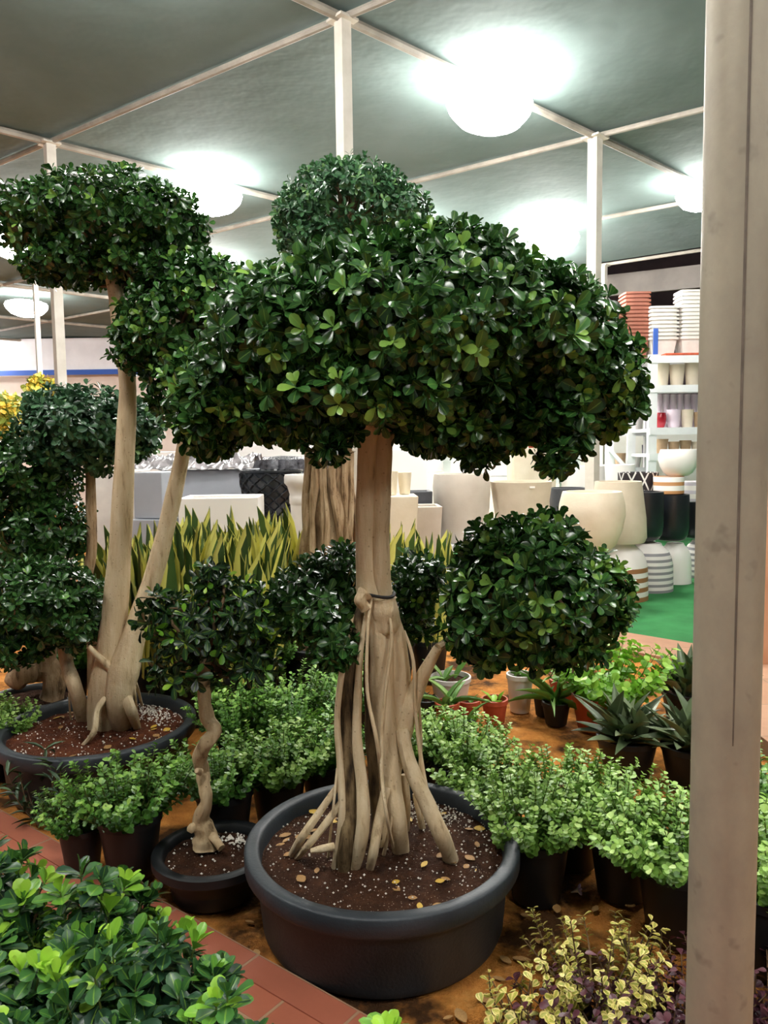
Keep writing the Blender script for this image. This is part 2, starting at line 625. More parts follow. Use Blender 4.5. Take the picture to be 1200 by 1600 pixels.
def rosettes(mb, P, Ax, per, L, Wr, tmpl, t0=.15, flush=.15, open0=25, open1=98, droop=.12, lj=.22):
    K = len(P)
    ref = np.where(np.abs(Ax[:, 2:3]) < .9, np.array([[0, 0, 1.0]]), np.array([[1.0, 0, 0]]))
    e1 = np.cross(Ax, ref); e1 /= np.linalg.norm(e1, axis=1)[:, None]
    e2 = np.cross(Ax, e1)
    ph = rng.random(K) * 6.28
    fl = (rng.random(K) < flush).astype(float)
    for j in range(per):
        u = j / max(per - 1, 1)
        th = np.radians(open0 + (open1 - open0) * u + rng.normal(size=K) * 10)
        az = ph + j * 2.4 + rng.normal(size=K) * .25
        b = e1 * np.cos(az)[:, None] + e2 * np.sin(az)[:, None]
        d = Ax * np.cos(th)[:, None] + b * np.sin(th)[:, None]
        n = Ax * np.sin(th)[:, None] - b * np.cos(th)[:, None]
        d = d + np.array([0, 0, -droop * u])
        n = n + rng.normal(size=(K, 3)) * .18
        ll = L * (.62 + .38 * min(1, u * 1.8 + .15)) * (1 + rng.normal(size=K) * lj * .6)
        ll = np.clip(ll, L * .4, L * 1.45)
        pos = P - Ax * (L * .55 * u) + b * (L * .05)
        tint = np.clip(t0 + .22 * (1 - u) + rng.normal(size=K) * .13 + fl * (.5 * (1 - u) + .12), 0, 1)
        mb.leaves(tmpl, pos, d, n, ll, ll * Wr * (1 + rng.normal(size=K) * .1), tint)


def blob(px, py, rx, ry, Y, rd=None):
    c = at(px, py, Y=Y)
    s = dep(c) / F_PX
    rd_ = rd if rd is not None else min(rx * s, .5)
    if rx > 40: rx -= 8
    if ry > 40: ry -= 12
    return c, np.array([rx * s, rd_, ry * s])


def crown(mb, blobs, dens, L, Wr=.64, per=7, tmpl=T_OBOV, inner=.42, **kw):
    """leaf rosettes spread through a set of ellipsoids, thickest near their skins"""
    PP, AA = [], []
    for i, (c, R) in enumerate(blobs):
        area = 4 * math.pi * (((R[0] * R[1]) ** 1.6 + (R[0] * R[2]) ** 1.6 + (R[1] * R[2]) ** 1.6) / 3) ** (1 / 1.6)
        n = max(6, int(area * dens))
        u = unit(n)
        f = 1 - inner * rng.random(n) ** 1.7
        f = f * (1 + rng.normal(size=n) * .035)
        p = c + u * R * f[:, None]
        keep = np.ones(n, bool)
        for k, (c2, R2) in enumerate(blobs):
            if k != i:
                keep &= np.linalg.norm((p - c2) / R2, axis=1) > .66
        nn = u / R
        nn /= np.linalg.norm(nn, axis=1)[:, None]
        a = nn + np.array([0, 0, .32]) + unit(n) * .5
        a /= np.linalg.norm(a, axis=1)[:, None]
        PP.append(p[keep]); AA.append(a[keep])
    P = np.concatenate(PP); A = np.concatenate(AA)
    rosettes(mb, P, A, per, L, Wr, tmpl, **kw)
    return P


def twigs(mb, root, blobs, n, r0=.008):
    for c, R in blobs:
        for k in range(n):
            u = unit(1)[0]; u[2] = abs(u[2])
            e = c + u * R * .8
            mid = (np.array(root) * .4 + c * .6) + rng.normal(size=3) * .04
            mb.tube([root, mid, e], [r0 * 1.6, r0, r0 * .4], 6, 4)


# ------------------------------------------------------------------ object helpers


def tag(o, label, cat, group=None, kind=None):
    o['label'] = label; o['category'] = cat
    if group: o['group'] = group
    if kind: o['kind'] = kind
    return o


def thing(name, label, cat, loc, group=None, rz=0):
    o = bpy.data.objects.new(name, None)
    COL.objects.link(o)
    o.location = tuple(map(float, loc)); o.rotation_euler.z = rz
    o.empty_display_size = .1
    return tag(o, label, cat, group)


def struct(o):
    o['kind'] = 'structure'
    return o


def dup(root, loc, rz=0.0, label=None, group=None, sc=1.0):
    r = root.copy(); COL.objects.link(r)
    r.location = tuple(map(float, loc)); r.rotation_euler.z = rz; r.scale = (sc, sc, sc)
    if label: r['label'] = label
    if group: r['group'] = group
    for ch in list(root.children):
        c = ch.copy(); COL.objects.link(c); c.parent = r
        for g in list(ch.children):
            d = g.copy(); COL.objects.link(d); d.parent = c
    return r


def grid_plane(name, poly, z, mat):
    mb = MB()
    mb.add([(x, y, z) for x, y in poly], [tuple(range(len(poly)))])
    return struct(mb.build(name, mat, smooth=False))


# ================================================================== SETTING
ground = MB()
gx = np.linspace(-16, 16, 97); gy = np.linspace(-3, 31, 103)
gv, gf = [], []
for y in gy:
    for x in gx:
        gv.append((x, y, -.012 + .012 * math.sin(x * 3.1 + y * 1.7) * math.sin(y * 2.3 - x) if y < 6 else -.012))
for j in range(len(gy) - 1):
    for i in range(len(gx) - 1):
        a = j * len(gx) + i
        gf.append((a, a + 1, a + 1 + len(gx), a + len(gx)))
ground.add(gv, gf)
struct(ground.build('ground', M['sand']))

# brick path along the lower left, an edging course and a field of square tiles
pa, pb = at(5, 1268, Z=0.02), at(590, 1597, Z=0.02)
dirp = (pb - pa); dirp[2] = 0; dirp /= np.linalg.norm(dirp)
ang = math.atan2(dirp[1], dirp[0])
nrm_l = np.array([dirp[1], -dirp[0], 0])          # towards the camera side


def path_slab(name, off0, off1, mat, h):
    mb = MB()
    L0, L1 = -3.2, 4.0
    mb.box(((L0 + L1) / 2, -(off0 + off1) / 2, h / 2 - .02), (L1 - L0, off1 - off0, h + .04))
    o = mb.build(name, mat, smooth=False)
    o.location = (pa[0], pa[1], 0)
    o.rotation_euler.z = ang
    return struct(o)


path_slab('path_edging', 0, .1, M['brick_edge'], .024)
path_slab('path', .1, 1.6, M['brick'], .02)

# kerb, turf and shop floor behind
k1, k2 = at(960, 990, Z=0), at(1090, 1012, Z=0)
kd = k2 - k1; kd[2] = 0; kd /= np.linalg.norm(kd)
kn = np.array([-kd[1], kd[0], 0])
kerb = MB()
c0 = k1 - kd * 5; c1 = k1 + kd * 4
kerb.add([(*(c0)[:2], .03), (*(c1)[:2], .03), (*(c1 - kn * .55)[:2], .03), (*(c0 - kn * .55)[:2], .03),
          (*(c0)[:2], -.03), (*(c1)[:2], -.03), (*(c1 - kn * .55)[:2], -.03), (*(c0 - kn * .55)[:2], -.03)],
         [(3, 2, 1, 0), (4, 5, 6, 7), (0, 1, 5, 4), (1, 2, 6, 5), (2, 3, 7, 6), (3, 0, 4, 7)])
struct(kerb.build('floor_kerb', M['tile_kerb'], smooth=False))
e0, e1 = k1 - kd * 5, k1 + kd * 7
grid_plane('floor_turf', [tuple(e0[:2]), tuple(e1[:2]), tuple((e1 + kn * 12)[:2]), tuple((e0 + kn * 12)[:2])], .015, M['turf'])
# pink tiled step on the right, beyond the pole
st = at(1200, 1165, Z=.06)
sb = MB(); sb.box((st[0] + .75, st[1] + .5, .03), (1.5, 1.3, .10))
struct(sb.build('floor_step', M['tile_kerb'], smooth=False))

wl = MB(); wl.box((3.25, 5.75, .72), (1.1, .5, 1.5))
struct(wl.build('wall_side', simple('peach_block', '#c9926e', '#d8a582', .75, 3), smooth=False))

# roof: canvas panels on a square grid of steel tubes
RZ = 5.0
N0, N1, N2 = at(535, 28, Z=RZ), at(930, 213, Z=RZ), at(77, 222, Z=RZ)
GA, GB = N1 - N0, N2 - N0
IS = [-4, -3, -2, -1, 0, 1, 1.87, 2.72]
JS = list(range(-4, 8))


def node(i, j, z=RZ):
    p = N0 + GA * i + GB * j
    return np.array([p[0], p[1], z])


roof = MB()
for i0, i1 in zip(IS[:-1], IS[1:]):
    for j in JS[:-1]:
        n = 6; vs = []
        for a in range(n + 1):
            for b in range(n + 1):
                fa, fb = a / n, b / n
                p = node(i0 + (i1 - i0) * fa, j + fb)
                sag = .11 * (math.sin(math.pi * fa) * math.sin(math.pi * fb))
                vs.append((p[0], p[1], RZ + .05 + sag))
        fs = []
        for a in range(n):
            for b in range(n):
                q = a * (n + 1) + b
                fs.append((q, q + 1, q + n + 2, q + n + 1))
        roof.add(vs, fs)
struct(roof.build('ceiling', M['canvas']))
for i in IS:
    mb = MB(); mb.tube([node(i, JS[0]), node(i, JS[-1])], [.03, .03], 8, 1)
    struct(mb.build('beam', M['beam']))
for j in JS:
    mb = MB(); mb.tube([node(IS[0], j), node(IS[-1], j)], [.038, .038], 8, 1)
    struct(mb.build('beam', M['beam']))
gang = math.atan2(GA[1], GA[0])
POSTS = [(0, 0, 'pale steel roof post rising above the small clipped crown in the middle', .095),
         (1, 0, 'white square roof post beside the domed canopy, in front of terracotta stacks', .115),
         (0, 1, 'pale roof post behind the high leaf ball at far left', .10),
         (2.72, .82, 'slim pale roof post half hidden behind the white square post', .09),
         (1, 2.72, 'white thin roof post in front of the glaring left lamp', .085),
         (1.87, 3.2, 'distant thin roof post over the white fascia, right of its neighbours', .07),
         (2.72, 4.4, 'faintest distant roof post under the left lamp', .07)]
for i, j, lab, s in POSTS:
    p = node(i, j)
    t = thing('roof_post', lab, 'post', (p[0], p[1], 0), 'posts that carry the canvas roof', gang)
    mb = MB(); mb.box((0, 0, RZ / 2), (s, s, RZ))
    o = mb.build('shaft', M['post'], smooth=False, origin=(0, 0, 0)); o.parent = t
    for z, k in ((RZ - .02, 1.9), (.01, 2)):
        mb = MB(); mb.box((0, 0, z), (s * k, s * k, .02))
        o = mb.build('end_plate', M['post'], smooth=False, origin=(0, 0, 0)); o.parent = t

# ---- lamps, hung from the beams
LAMPS = [(.5, 0, 'largest glaring oval lamp, above the canopy right of centre', 'lamp_shop', 1.0),
         (.54, 1, 'glaring oval lamp between the high left leaf ball and the middle crown', 'lamp', 1.0),
         (1.68, 0, 'round glaring lamp just beside the grey foreground pole', 'lamp_shop', .72),
         (1.87, .6, 'flat glaring lamp behind the white square post', 'lamp_shop', 1.0),
         (1.3, 3.3, 'glaring lamp at the left edge, under the high leaf ball', 'lamp', 1.0),
         (1.87, 2.72, 'tiny distant lamp peeking out both sides of the pale stem under the high leaf ball', 'lamp', .75)]
HID = [(-.55, 0), (-1.5, 1), (1.4, 5), (1.87, 5.2), (2.4, 5.5), (2.4, 2), (-.5, -1), (.5, -1), (-1.5, 0), (-1.5, -1), (-1.5, -2), (-.5, -2), (.5, 2), (1.4, 1), (1.87, 1.5), (2.3, .95), (1.4, 2)]  # unseen lamps added to light foreground, shop and fascia; first matches a visible glow


def lamp(p, lab, mk, sc):
    t = thing('hanging_lamp', lab, 'lamp', p, 'lamps under the canvas roof', gang)
    mb = MB()
    prof = [(.001, -.27), (.16, -.255), (.29, -.20), (.38, -.10), (.405, -.02), (.38, .03), (.30, .06), (.001, .075)]
    mb.lathe((0, 0, 0), prof, 32, fn=lambda r, a, z: r * (1.12 if abs(math.cos(a)) > 2 else 1 + .1 * math.cos(2 * a)))
    o = mb.build('diffuser', M[mk], origin=(0, 0, 0)); o.parent = t
    mb = MB()
    mb.lathe((0, 0, 0), [(.001, .06), (.10, .068), (.10, .085), (.05, .10), (.001, .10)], 32, fn=lambda r, a, z: r * (1 + .1 * math.cos(2 * a)))
    o = mb.build('housing', M['white_paint'], origin=(0, 0, 0)); o.parent = t
    mb = MB(); mb.tube([(0, 0, .09), (0, 0, (RZ + .01 - p[2]) / sc)], [.012, .012], 8, 1)
    o = mb.build('stem', M['cord'], origin=(0, 0, 0)); o.parent = t
    t.scale = (sc, sc, sc)
    return t


for i, j, lab, mk, sc in LAMPS:
    lamp(node(i, j, RZ - .13), lab, mk, sc)
for n, (i, j) in enumerate(HID):
    lamp(node(i, j, RZ - .13), 'unseen oval lamp hung from the roof as added light', 'lamp' if j < 1.5 and i < 1 else 'lamp_shop', 1.0)

# ---- walls far behind
fy = 23.5
mb = MB(); mb.box((-9.5, fy, 4.52), (19, .3, 1.04))
struct(mb.build('wall_fascia', simple('white_fascia', '#e8e6ea', '#dcdade', .6, 2), smooth=False))
mb = MB(); mb.box((-9.5, fy - .16, 4.03), (19, .06, .15))
struct(mb.build('trim_1', M['blue'], smooth=False))
mb = MB(); mb.box((-9.5, fy + .3, 2.0), (19, .2, 4.0))
struct(mb.build('wall_left', simple('pinkish_white_wall', '#d8c8bc', '#e4d8ce', .7, 2), smooth=False))
bk = MB(); bk.box((2.0, 15.6, 1.25), (11, .2, 2.5))
struct(bk.build('wall_back', simple('white_back_wall', '#ddd8d0', '#e8e4de', .7, 2), smooth=False))
mb = MB(); mb.box((8, 19.5, 3.5), (18, .2, 7.0))
struct(mb.build('wall_right', simple('dark_maroon_wall', '#3a2c30', '#4a3a3c', .8, 2), smooth=False))
b0, b1 = at(900, 452, Y=16.5), at(1130, 428, Y=14.5)
mb = MB(); mb.bar(b0 - (b1 - b0) * 1.5, b1 + (b1 - b0) * 1.5, .1, .42)
struct(mb.build('trim_2', simple('grey_lintel', '#6a655f', '#77716a', .7, 3), smooth=False))

# ================================================================== POTS AND PLANTS


def soil_disc(mb, c, r, bump=.012, mound=.02, sq=None):
    rings, seg = 14, 48
    vs = [(c[0], c[1], c[2] + mound)]
    for i in range(1, rings + 1):
        rr = r * i / rings
        for k in range(seg):
            a = 2 * math.pi * k / seg
            x, y = rr * math.cos(a), rr * math.sin(a)
            z = mound * (1 - (rr / r) ** 2) + bump * (math.sin(x * 37 + y * 21) * math.sin(y * 43 - x * 15) * .6 + RND.uniform(-.4, .4))
            vs.append((c[0] + x, c[1] + y, c[2] + z))
    fs = [(0, 1 + k, 1 + (k + 1) % seg) for k in range(seg)]
    for i in range(rings - 1):
        for k in range(seg):
            k2 = (k + 1) % seg
            b = 1 + i * seg
            fs.append((b + k, b + seg + k, b + seg + k2, b + k2))
    mb.add(vs, fs)


def tub_profile(R, H, lip=.062, th=.028, base=.875):
    rb = R * base
    ro = R - lip * .45
    return [(.001, .0), (rb - .025, .0), (rb - .007, .008), (rb + .002, .03), (ro - .012, H - lip * 1.35), (ro - .004, H - lip * 1.2), (R - .008, H - lip * 1.1), (R, H - lip * .9),
            (R, H - lip * .12), (R - .004, H - .003), (R - .01, H), (R - th - .012, H), (R - th - .022, H - .008), (R - th - .026, H - .03), (R - th - .05, H - .16), (.001, H - .16)]


def specks(mb, c, r, n, s=.004, bias=None):
    for k in range(n):
        if bias and RND.random() < .55:
            a = RND.gauss(bias[0], .35); q = r * min(.98, abs(RND.gauss(bias[1], .12)))
        else:
            a = RND.uniform(0, 6.28); q = r * math.sqrt(RND.random()) * .97
        x, y = c[0] + q * math.cos(a), c[1] + q * math.sin(a)
        z = c[2] + .02 * (1 - (q / r) ** 2) + .006
        h = s * RND.uniform(.5, 1.6)
        mb.add([(x - h, y, z), (x, y - h, z), (x + h, y, z), (x, y + h, z), (x, y, z + h), (x, y, z - h)],
               [(0, 1, 4), (1, 2, 4), (2, 3, 4), (3, 0, 4), (1, 0, 5), (2, 1, 5), (3, 2, 5), (0, 3, 5)])


def px_tube(mb, spec, scale_r=1.0, seg=12, sub=6, gnarl=0.0, soilz=None):
    """spec: (px, py, radius in pixels, depth Y or None = foot on the soil)"""
    P, R = [], []
    for x, y, r, Y in spec:
        p = at(x, y, Y=Y) if Y is not None else at(x, y, Z=soilz)
        P.append(p); R.append(r * dep(p) / F_PX * scale_r)
    mb.tube(P, R, seg, sub, gnarl)
    return P


def fallen(p, s, rz, mk, lab, grp, tilt=0):
    o = None
    key = ('fallen', mk)
    if key not in _proto:
        mb = MB()
        vs = []
        st = [(0, .06), (.25, .36), (.55, .46), (.85, .28), (1, .04)]
        for v, hw in st:
            for u in (-1, 0, 1):
                vs.append((u * hw * .7, v - .5, .12 * abs(u) * hw + .16 * (v - .5) ** 2))
        n = len(vs)
        vs += [(x, y, z - .03) for x, y, z in vs]
        fs = []
        for i in range(4):
            for k in range(2):
                q = i * 3 + k
                fs.append((q, q + 1, q + 4, q + 3)); fs.append((n + q + 3, n + q + 4, n + q + 1, n + q))
        mb.add(vs, fs)
        o = mb.build('fallen_leaf', M[mk], origin=(0, 0, 0))
        _proto[key] = o
    else:
        o = _proto[key].copy(); COL.objects.link(o)
    o.location = tuple(p); o.scale = (s * RND.uniform(.6, 1.25), s, s * RND.uniform(.6, 1.6)); o.rotation_euler = (tilt, RND.uniform(-.2, .2), rz)
    return tag(o, lab, 'leaf', grp)


_proto = {}

# ---------------------------------------------------------------- main ficus in the big tub
RIM_H = .30
mc = at(597, 1307, Z=RIM_H)
MT = (mc[0], mc[1], 0.0)
SOIL = RIM_H - .055
mt = thing('ficus_topiary', 'tallest centre ficus with domed canopy and many prop roots in a wide black tub', 'potted tree', MT)
mb = MB(); mb.lathe(MT, tub_profile(.474, RIM_H), 72); mb.build('tub', M['tub'], mt)
mb = MB(); soil_disc(mb, (MT[0], MT[1], SOIL), .43); so = mb.build('soil', M['soil'], mt)
mb = MB(); specks(mb, (MT[0], MT[1], SOIL), .42, 800, .003, (1.0, .78))
o = mb.build('perlite', M['perlite'], mt, smooth=False); o['kind'] = 'stuff'
Y0 = MT[1]
mb = MB()   # two fused stems and the right-hand root
px_tube(mb, [(574, 560, 17, Y0 + .02), (575, 660, 17, Y0), (574, 720, 15.5, Y0), (570, 800, 14.5, Y0), (571, 880, 15.5, Y0), (575, 925, 17, Y0), (589, 965, 18, Y0), (598, 1020, 20, Y0), (598, 1080, 20, Y0), (606, 1160, 17, Y0 - .02), (612, 1230, 16, Y0 - .06), (622, 1290, 15, Y0 - .09), (627, 1334, 13, None)], gnarl=.05, soilz=SOIL, seg=18)
px_tube(mb, [(600, 600, 15, Y0 + .03), (599, 680, 17, Y0 + .02), (597, 720, 16, Y0 + .01), (594, 800, 15, Y0 + .01), (594, 900, 17, Y0 + .01), (604, 960, 20, Y0 + .03), (618, 1010, 18, Y0 + .02), (624, 1080, 18, Y0 + .02), (622, 1140, 18, Y0 + .02), (614, 1200, 14, Y0), (600, 1280, 12, Y0 + .02), (590, 1325, 10, Y0)], gnarl=.07, seg=16)
px_tube(mb, [(570, 925, 12, Y0 - .05), (563, 937, 9, Y0 - .06), (572, 950, 9, Y0 - .05)], gnarl=.2)
px_tube(mb, [(598, 935, 22, Y0 - .01), (600, 960, 22, Y0 - .01), (603, 985, 19, Y0)], gnarl=.12)
trunk = mb.build('trunk', M['bark'], mt)
mb = MB()   # branch cut short on the right
px_tube(mb, [(684, 1012, 7, Y0 - .03), (668, 1042, 10, Y0 - .02), (652, 1075, 13, Y0), (640, 1105, 15, Y0), (628, 1150, 15, Y0)], gnarl=.05, seg=14)
px_tube(mb, [(684, 1012, 7, Y0 - .03), (725, 985, 5, Y0 + .05), (790, 950, 5, Y0 + .1), (850, 920, 4, Y0 + .1)], seg=8)
mb.build('branch', M['bark'], trunk)
mb = MB()   # stained slab root on the left
px_tube(mb, [(572, 925, 6, Y0 + .03), (558, 985, 9, Y0 - .01), (547, 1060, 13, Y0 - .04), (544, 1150, 15, Y0 - .06), (546, 1250, 14, Y0 - .1), (541, 1310, 13, Y0 - .14), (538, 1360, 15, None)], gnarl=.16, soilz=SOIL, seg=16)
px_tube(mb, [(578, 950, 8, Y0 + .0), (580, 1050, 11, Y0 + .03), (583, 1150, 12, Y0 + .04), (588, 1240, 11, Y0 + .03), (590, 1310, 10, Y0)], gnarl=.22, seg=12)
mb.build('root', M['bark_slab'], trunk)['label'] = 'dark stained slab-like root'
ROOTS = [
    [(576, 935, 2, Y0 - .02), (566, 1000, 4, Y0 - .05), (560, 1060, 6, Y0 - .07), (558, 1150, 8, Y0 - .09), (566, 1230, 10, Y0 - .12), (566, 1300, 11, Y0 - .16), (553, 1362, 9, None)],
    [(552, 960, 2, Y0 - .03), (536, 1040, 5, Y0 - .06), (527, 1120, 5, Y0 - .08), (532, 1200, 6, Y0 - .1), (534, 1280, 6, Y0 - .14), (521, 1362, 5, None)],
    [(628, 1140, 10, Y0 - .03), (640, 1195, 12, Y0 - .07), (667, 1255, 13, Y0 - .12), (690, 1305, 13, Y0 - .15), (706, 1347, 11, None)],
    [(530, 1225, 5, Y0 - .1), (500, 1268, 6, Y0 - .12), (472, 1308, 7, Y0 - .14), (455, 1338, 6, None)],
    [(533, 1255, 6, Y0 - .11), (505, 1292, 6, Y0 - .14), (480, 1322, 6, Y0 - .15), (462, 1342, 5, None)],
    [(522, 1322, 6, Y0 - .16), (505, 1326, 6, Y0 - .17), (486, 1330, 4, Y0 - .17)],
    [(604, 1230, 7, Y0 - .1), (592, 1280, 8, Y0 - .14), (584, 1330, 8, Y0 - .18), (577, 1362, 6, None)],
    [(632, 1210, 6, Y0 + .0), (636, 1260, 6, Y0 + .0), (634, 1302, 5, None)],
    [(648, 1240, 4, Y0 + .05), (655, 1275, 4, Y0 + .05), (660, 1298, 4, None)],
    [(606, 950, 1.5, Y0 - .04), (612, 1000, 3, Y0 - .07), (600, 1100, 3, Y0 - .1), (596, 1200, 3, Y0 - .13), (605, 1280, 3, Y0 - .18), (618, 1336, 2.5, None)],
    [(632, 985, 1.5, Y0 - .02), (646, 1035, 3, Y0 - .04), (650, 1120, 3, Y0 - .03), (662, 1210, 3.5, Y0 - .06), (680, 1290, 3, Y0 - .12), (696, 1350, 2.5, None)],
    [(652, 1060, 2, Y0 + .02), (658, 1160, 2.5, Y0 + .02), (654, 1230, 2.5, Y0 + .02), (664, 1300, 2, None)],
    [(527, 1200, 2, Y0 - .1), (520, 1270, 2, Y0 - .14), (512, 1345, 2, None)],
    [(582, 930, 1.5, Y0 - .04), (575, 980, 2.5, Y0 - .08), (574, 1080, 3, Y0 - .11), (592, 1180, 3, Y0 - .13), (598, 1300, 2.5, None)],
    [(618, 1240, 3, Y0 - .08), (608, 1300, 3, Y0 - .12), (598, 1342, 3, None)],
]
for sp in ROOTS:
    mb = MB(); px_tube(mb, sp, gnarl=.06, soilz=SOIL, seg=10)
    mb.build('root', M['bark'], trunk)
# black rubber tie round the stems
mb = MB(); c = at(594, 928, Y=Y0); mb.tube([c + np.array([.048 * math.cos(a), .055 * math.sin(a), .004 * math.sin(a * 2)]) for a in np.linspace(0, 6.28, 13)], [.006] * 13, 6, 3)
mb.build('tie', M['cord'], trunk)['label'] = 'black rubber tie'
MB_CANOPY = [blob(650, 520, 250, 150, Y0 + .1, .55), blob(690, 430, 130, 72, Y0 + .1, .4), blob(800, 530, 160, 120, Y0 + .1, .45), blob(470, 540, 165, 125, Y0 + .1, .45),
             blob(890, 590, 115, 95, Y0 + .1, .35), blob(375, 610, 95, 90, Y0 + .1, .32), blob(570, 440, 130, 65, Y0 + .1, .4), blob(930, 610, 72, 85, Y0 + .05, .25),
             blob(600, 620, 240, 70, Y0 + .1, .5), blob(720, 670, 120, 40, Y0 + .05, .3), blob(330, 660, 55, 60, Y0 + .1, .25), blob(440, 650, 80, 40, Y0 + .05, .3), blob(850, 650, 100, 50, Y0 + .05, .3)]
mb = MB(); crown(mb, MB_CANOPY, 520, .05, per=8, t0=.2, flush=.16)
canopy = mb.build('canopy', M['ficus'], mt)
for bl in ([blob(862, 715, 30, 30, Y0 - .15, .1), blob(895, 680, 35, 40, Y0 - .12, .12)], [blob(510, 695, 34, 32, Y0 - .2, .1), blob(535, 665, 40, 25, Y0 - .15, .1)], [blob(735, 712, 22, 28, Y0 - .1, .08), blob(765, 700, 26, 36, Y0 - .1, .1)]):
    mb = MB(); crown(mb, bl, 330, .046, per=6, inner=.8, t0=.12, flush=.04, tmpl=T_OBOV)
    mb.build('hanging_shoot', M['ficus'], mt)
RBALL = [blob(835, 925, 145, 118, Y0 - .02, .28), blob(790, 860, 80, 60, Y0, .2), blob(910, 930, 82, 85, Y0, .22), blob(760, 970, 78, 80, Y0, .2), blob(860, 985, 105, 70, Y0, .22), blob(850, 830, 60, 45, Y0, .15)]
mb = MB(); crown(mb, RBALL, 520, .046, per=8, t0=.2, flush=.2)
rball = mb.build('foliage_ball', M['ficus'], mt)
LBALL = [blob(495, 930, 80, 75, Y0 + .5, .25), blob(520, 990, 62, 62, Y0 + .45, .2), blob(455, 950, 50, 60, Y0 + .5, .2), blob(650, 905, 55, 55, Y0 + .5, .2), blob(640, 960, 40, 40, Y0 + .5, .2), blob(530, 890, 50, 40, Y0 + .5, .2), blob(522, 1005, 42, 48, Y0 - .1, .1), blob(500, 960, 45, 55, Y0 + .05, .14)]
mb = MB(); crown(mb, LBALL, 420, .042, per=7, t0=.12, flush=.05, tmpl=T_OBOV_LO)
mb.build('foliage_ball', M['ficus'], mt)
mb = MB(); twigs(mb, at(588, 650, Y=Y0), MB_CANOPY, 6, .009); mb.build('twigs', M['twig'], canopy)
mb = MB(); twigs(mb, at(790, 950, Y=Y0 + .1), RBALL[:2], 6, .008); mb.build('twigs', M['twig'], rball)

# ---------------------------------------------------------------- left ficus in a matching tub
lc = at(153, 1128, Z=RIM_H)
LT = (lc[0], lc[1], 0)
lt = thing('ficus_topiary', 'multi-stemmed ficus with a high leaf ball, in a wide black tub by the path', 'potted tree', LT)
mb = MB(); mb.lathe(LT, tub_profile(.478, RIM_H), 72); mb.build('tub', M['tub'], lt)
mb = MB(); soil_disc(mb, (LT[0], LT[1], SOIL), .435); mb.build('soil', M['soil_red'], lt)
mb = MB(); specks(mb, (LT[0], LT[1], SOIL), .42, 700, .0036, (.95, .78))
o = mb.build('perlite', M['perlite'], lt, smooth=False); o['kind'] = 'stuff'
YL = LT[1]
STEMS = [
    [(160, 400, 10, YL), (178, 440, 12, YL), (190, 520, 13, YL), (199, 600, 13, YL), (196, 700, 15, YL), (188, 850, 17, YL), (180, 950, 20, YL), (171, 1030, 22, YL), (163, 1085, 24, YL), (160, 1140, 24, None)],
    [(300, 590, 9, YL - .1), (289, 690, 11, YL - .05), (268, 790, 13, YL), (244, 885, 14, YL), (215, 975, 17, YL - .02), (194, 1050, 24, YL - .05), (186, 1100, 20, YL - .06), (192, 1140, 14, None)],
    [(92, 960, 8, YL + .12), (103, 1030, 10, YL + .08), (116, 1070, 11, YL), (132, 1127, 12, None)],
    [(150, 985, 13, YL + .1), (152, 1040, 15, YL + .08), (155, 1115, 16, YL + .08)],
]
stems = []
for sp in STEMS:
    mb = MB(); px_tube(mb, sp, gnarl=.06, soilz=SOIL, seg=16); stem = mb.build('stem', M['bark'], lt); stems.append(stem)
mb = MB(); px_tube(mb, [(138, 1010, 4, YL - .12), (155, 1027, 5, YL - .1), (176, 1046, 8, YL - .06)], seg=10); mb.build('branch', M['bark'], stems[0])
for sp in ([(196, 1085, 9, YL - .08), (205, 1110, 9, YL - .1), (215, 1140, 6, None)],
           [(165, 1090, 5, YL - .1), (152, 1110, 5, YL - .14), (146, 1145, 5, YL - .2), (128, 1166, 3, None)],
           [(162, 1100, 4, YL - .1), (157, 1142, 3, None)],
           [(205, 1055, 2, YL), (203, 1090, 2, YL), (206, 1120, 2, None)], [(206, 1050, 2, YL), (215, 1075, 2.5, YL), (222, 1103, 2, None)],
           [(208, 1058, 2, YL - .05), (212, 1090, 2, YL - .05), (213, 1118, 2, None)], [(112, 1060, 1.5, YL), (108, 1085, 1.5, YL), (111, 1130, 1.5, None)]):
    mb = MB(); px_tube(mb, sp, soilz=SOIL, seg=8, gnarl=.05); mb.build('root', M['bark'], stems[1])
TOPB = [blob(170, 345, 145, 85, YL, .4), blob(70, 345, 85, 68, YL, .3), blob(105, 410, 80, 48, YL, .3), blob(250, 350, 85, 65, YL, .3), blob(215, 410, 70, 40, YL, .25)]
mb = MB(); crown(mb, TOPB, 430, .043, per=7, t0=.2, flush=.1, tmpl=T_OBOV_LO); top_ball = mb.build('foliage_ball', M['ficus'], lt)
LOBE = [blob(265, 510, 85, 95, YL - .15, .3), blob(330, 470, 90, 65, YL - .15, .3), blob(300, 600, 75, 80, YL - .15, .28), blob(220, 540, 55, 60, YL - .15, .2), blob(300, 430, 90, 32, YL - .1, .25)]
mb = MB(); crown(mb, LOBE, 430, .044, per=7, t0=.2, flush=.12, tmpl=T_OBOV_LO); lobe = mb.build('foliage_ball', M['ficus'], lt)
LOW = [blob(72, 935, 98, 80, YL, .33), blob(35, 1000, 60, 50, YL, .25), blob(118, 975, 52, 50, YL, .2)]
mb = MB(); crown(mb, LOW, 430, .043, per=7, t0=.14, flush=.06, tmpl=T_OBOV_LO); mb.build('foliage_ball', M['ficus'], lt)
mb = MB(); twigs(mb, at(178, 430, Y=YL), TOPB, 6); mb.build('twigs', M['twig'], top_ball)
mb = MB(); twigs(mb, at(292, 640, Y=YL - .1), LOBE, 5); mb.build('twigs', M['twig'], lobe)

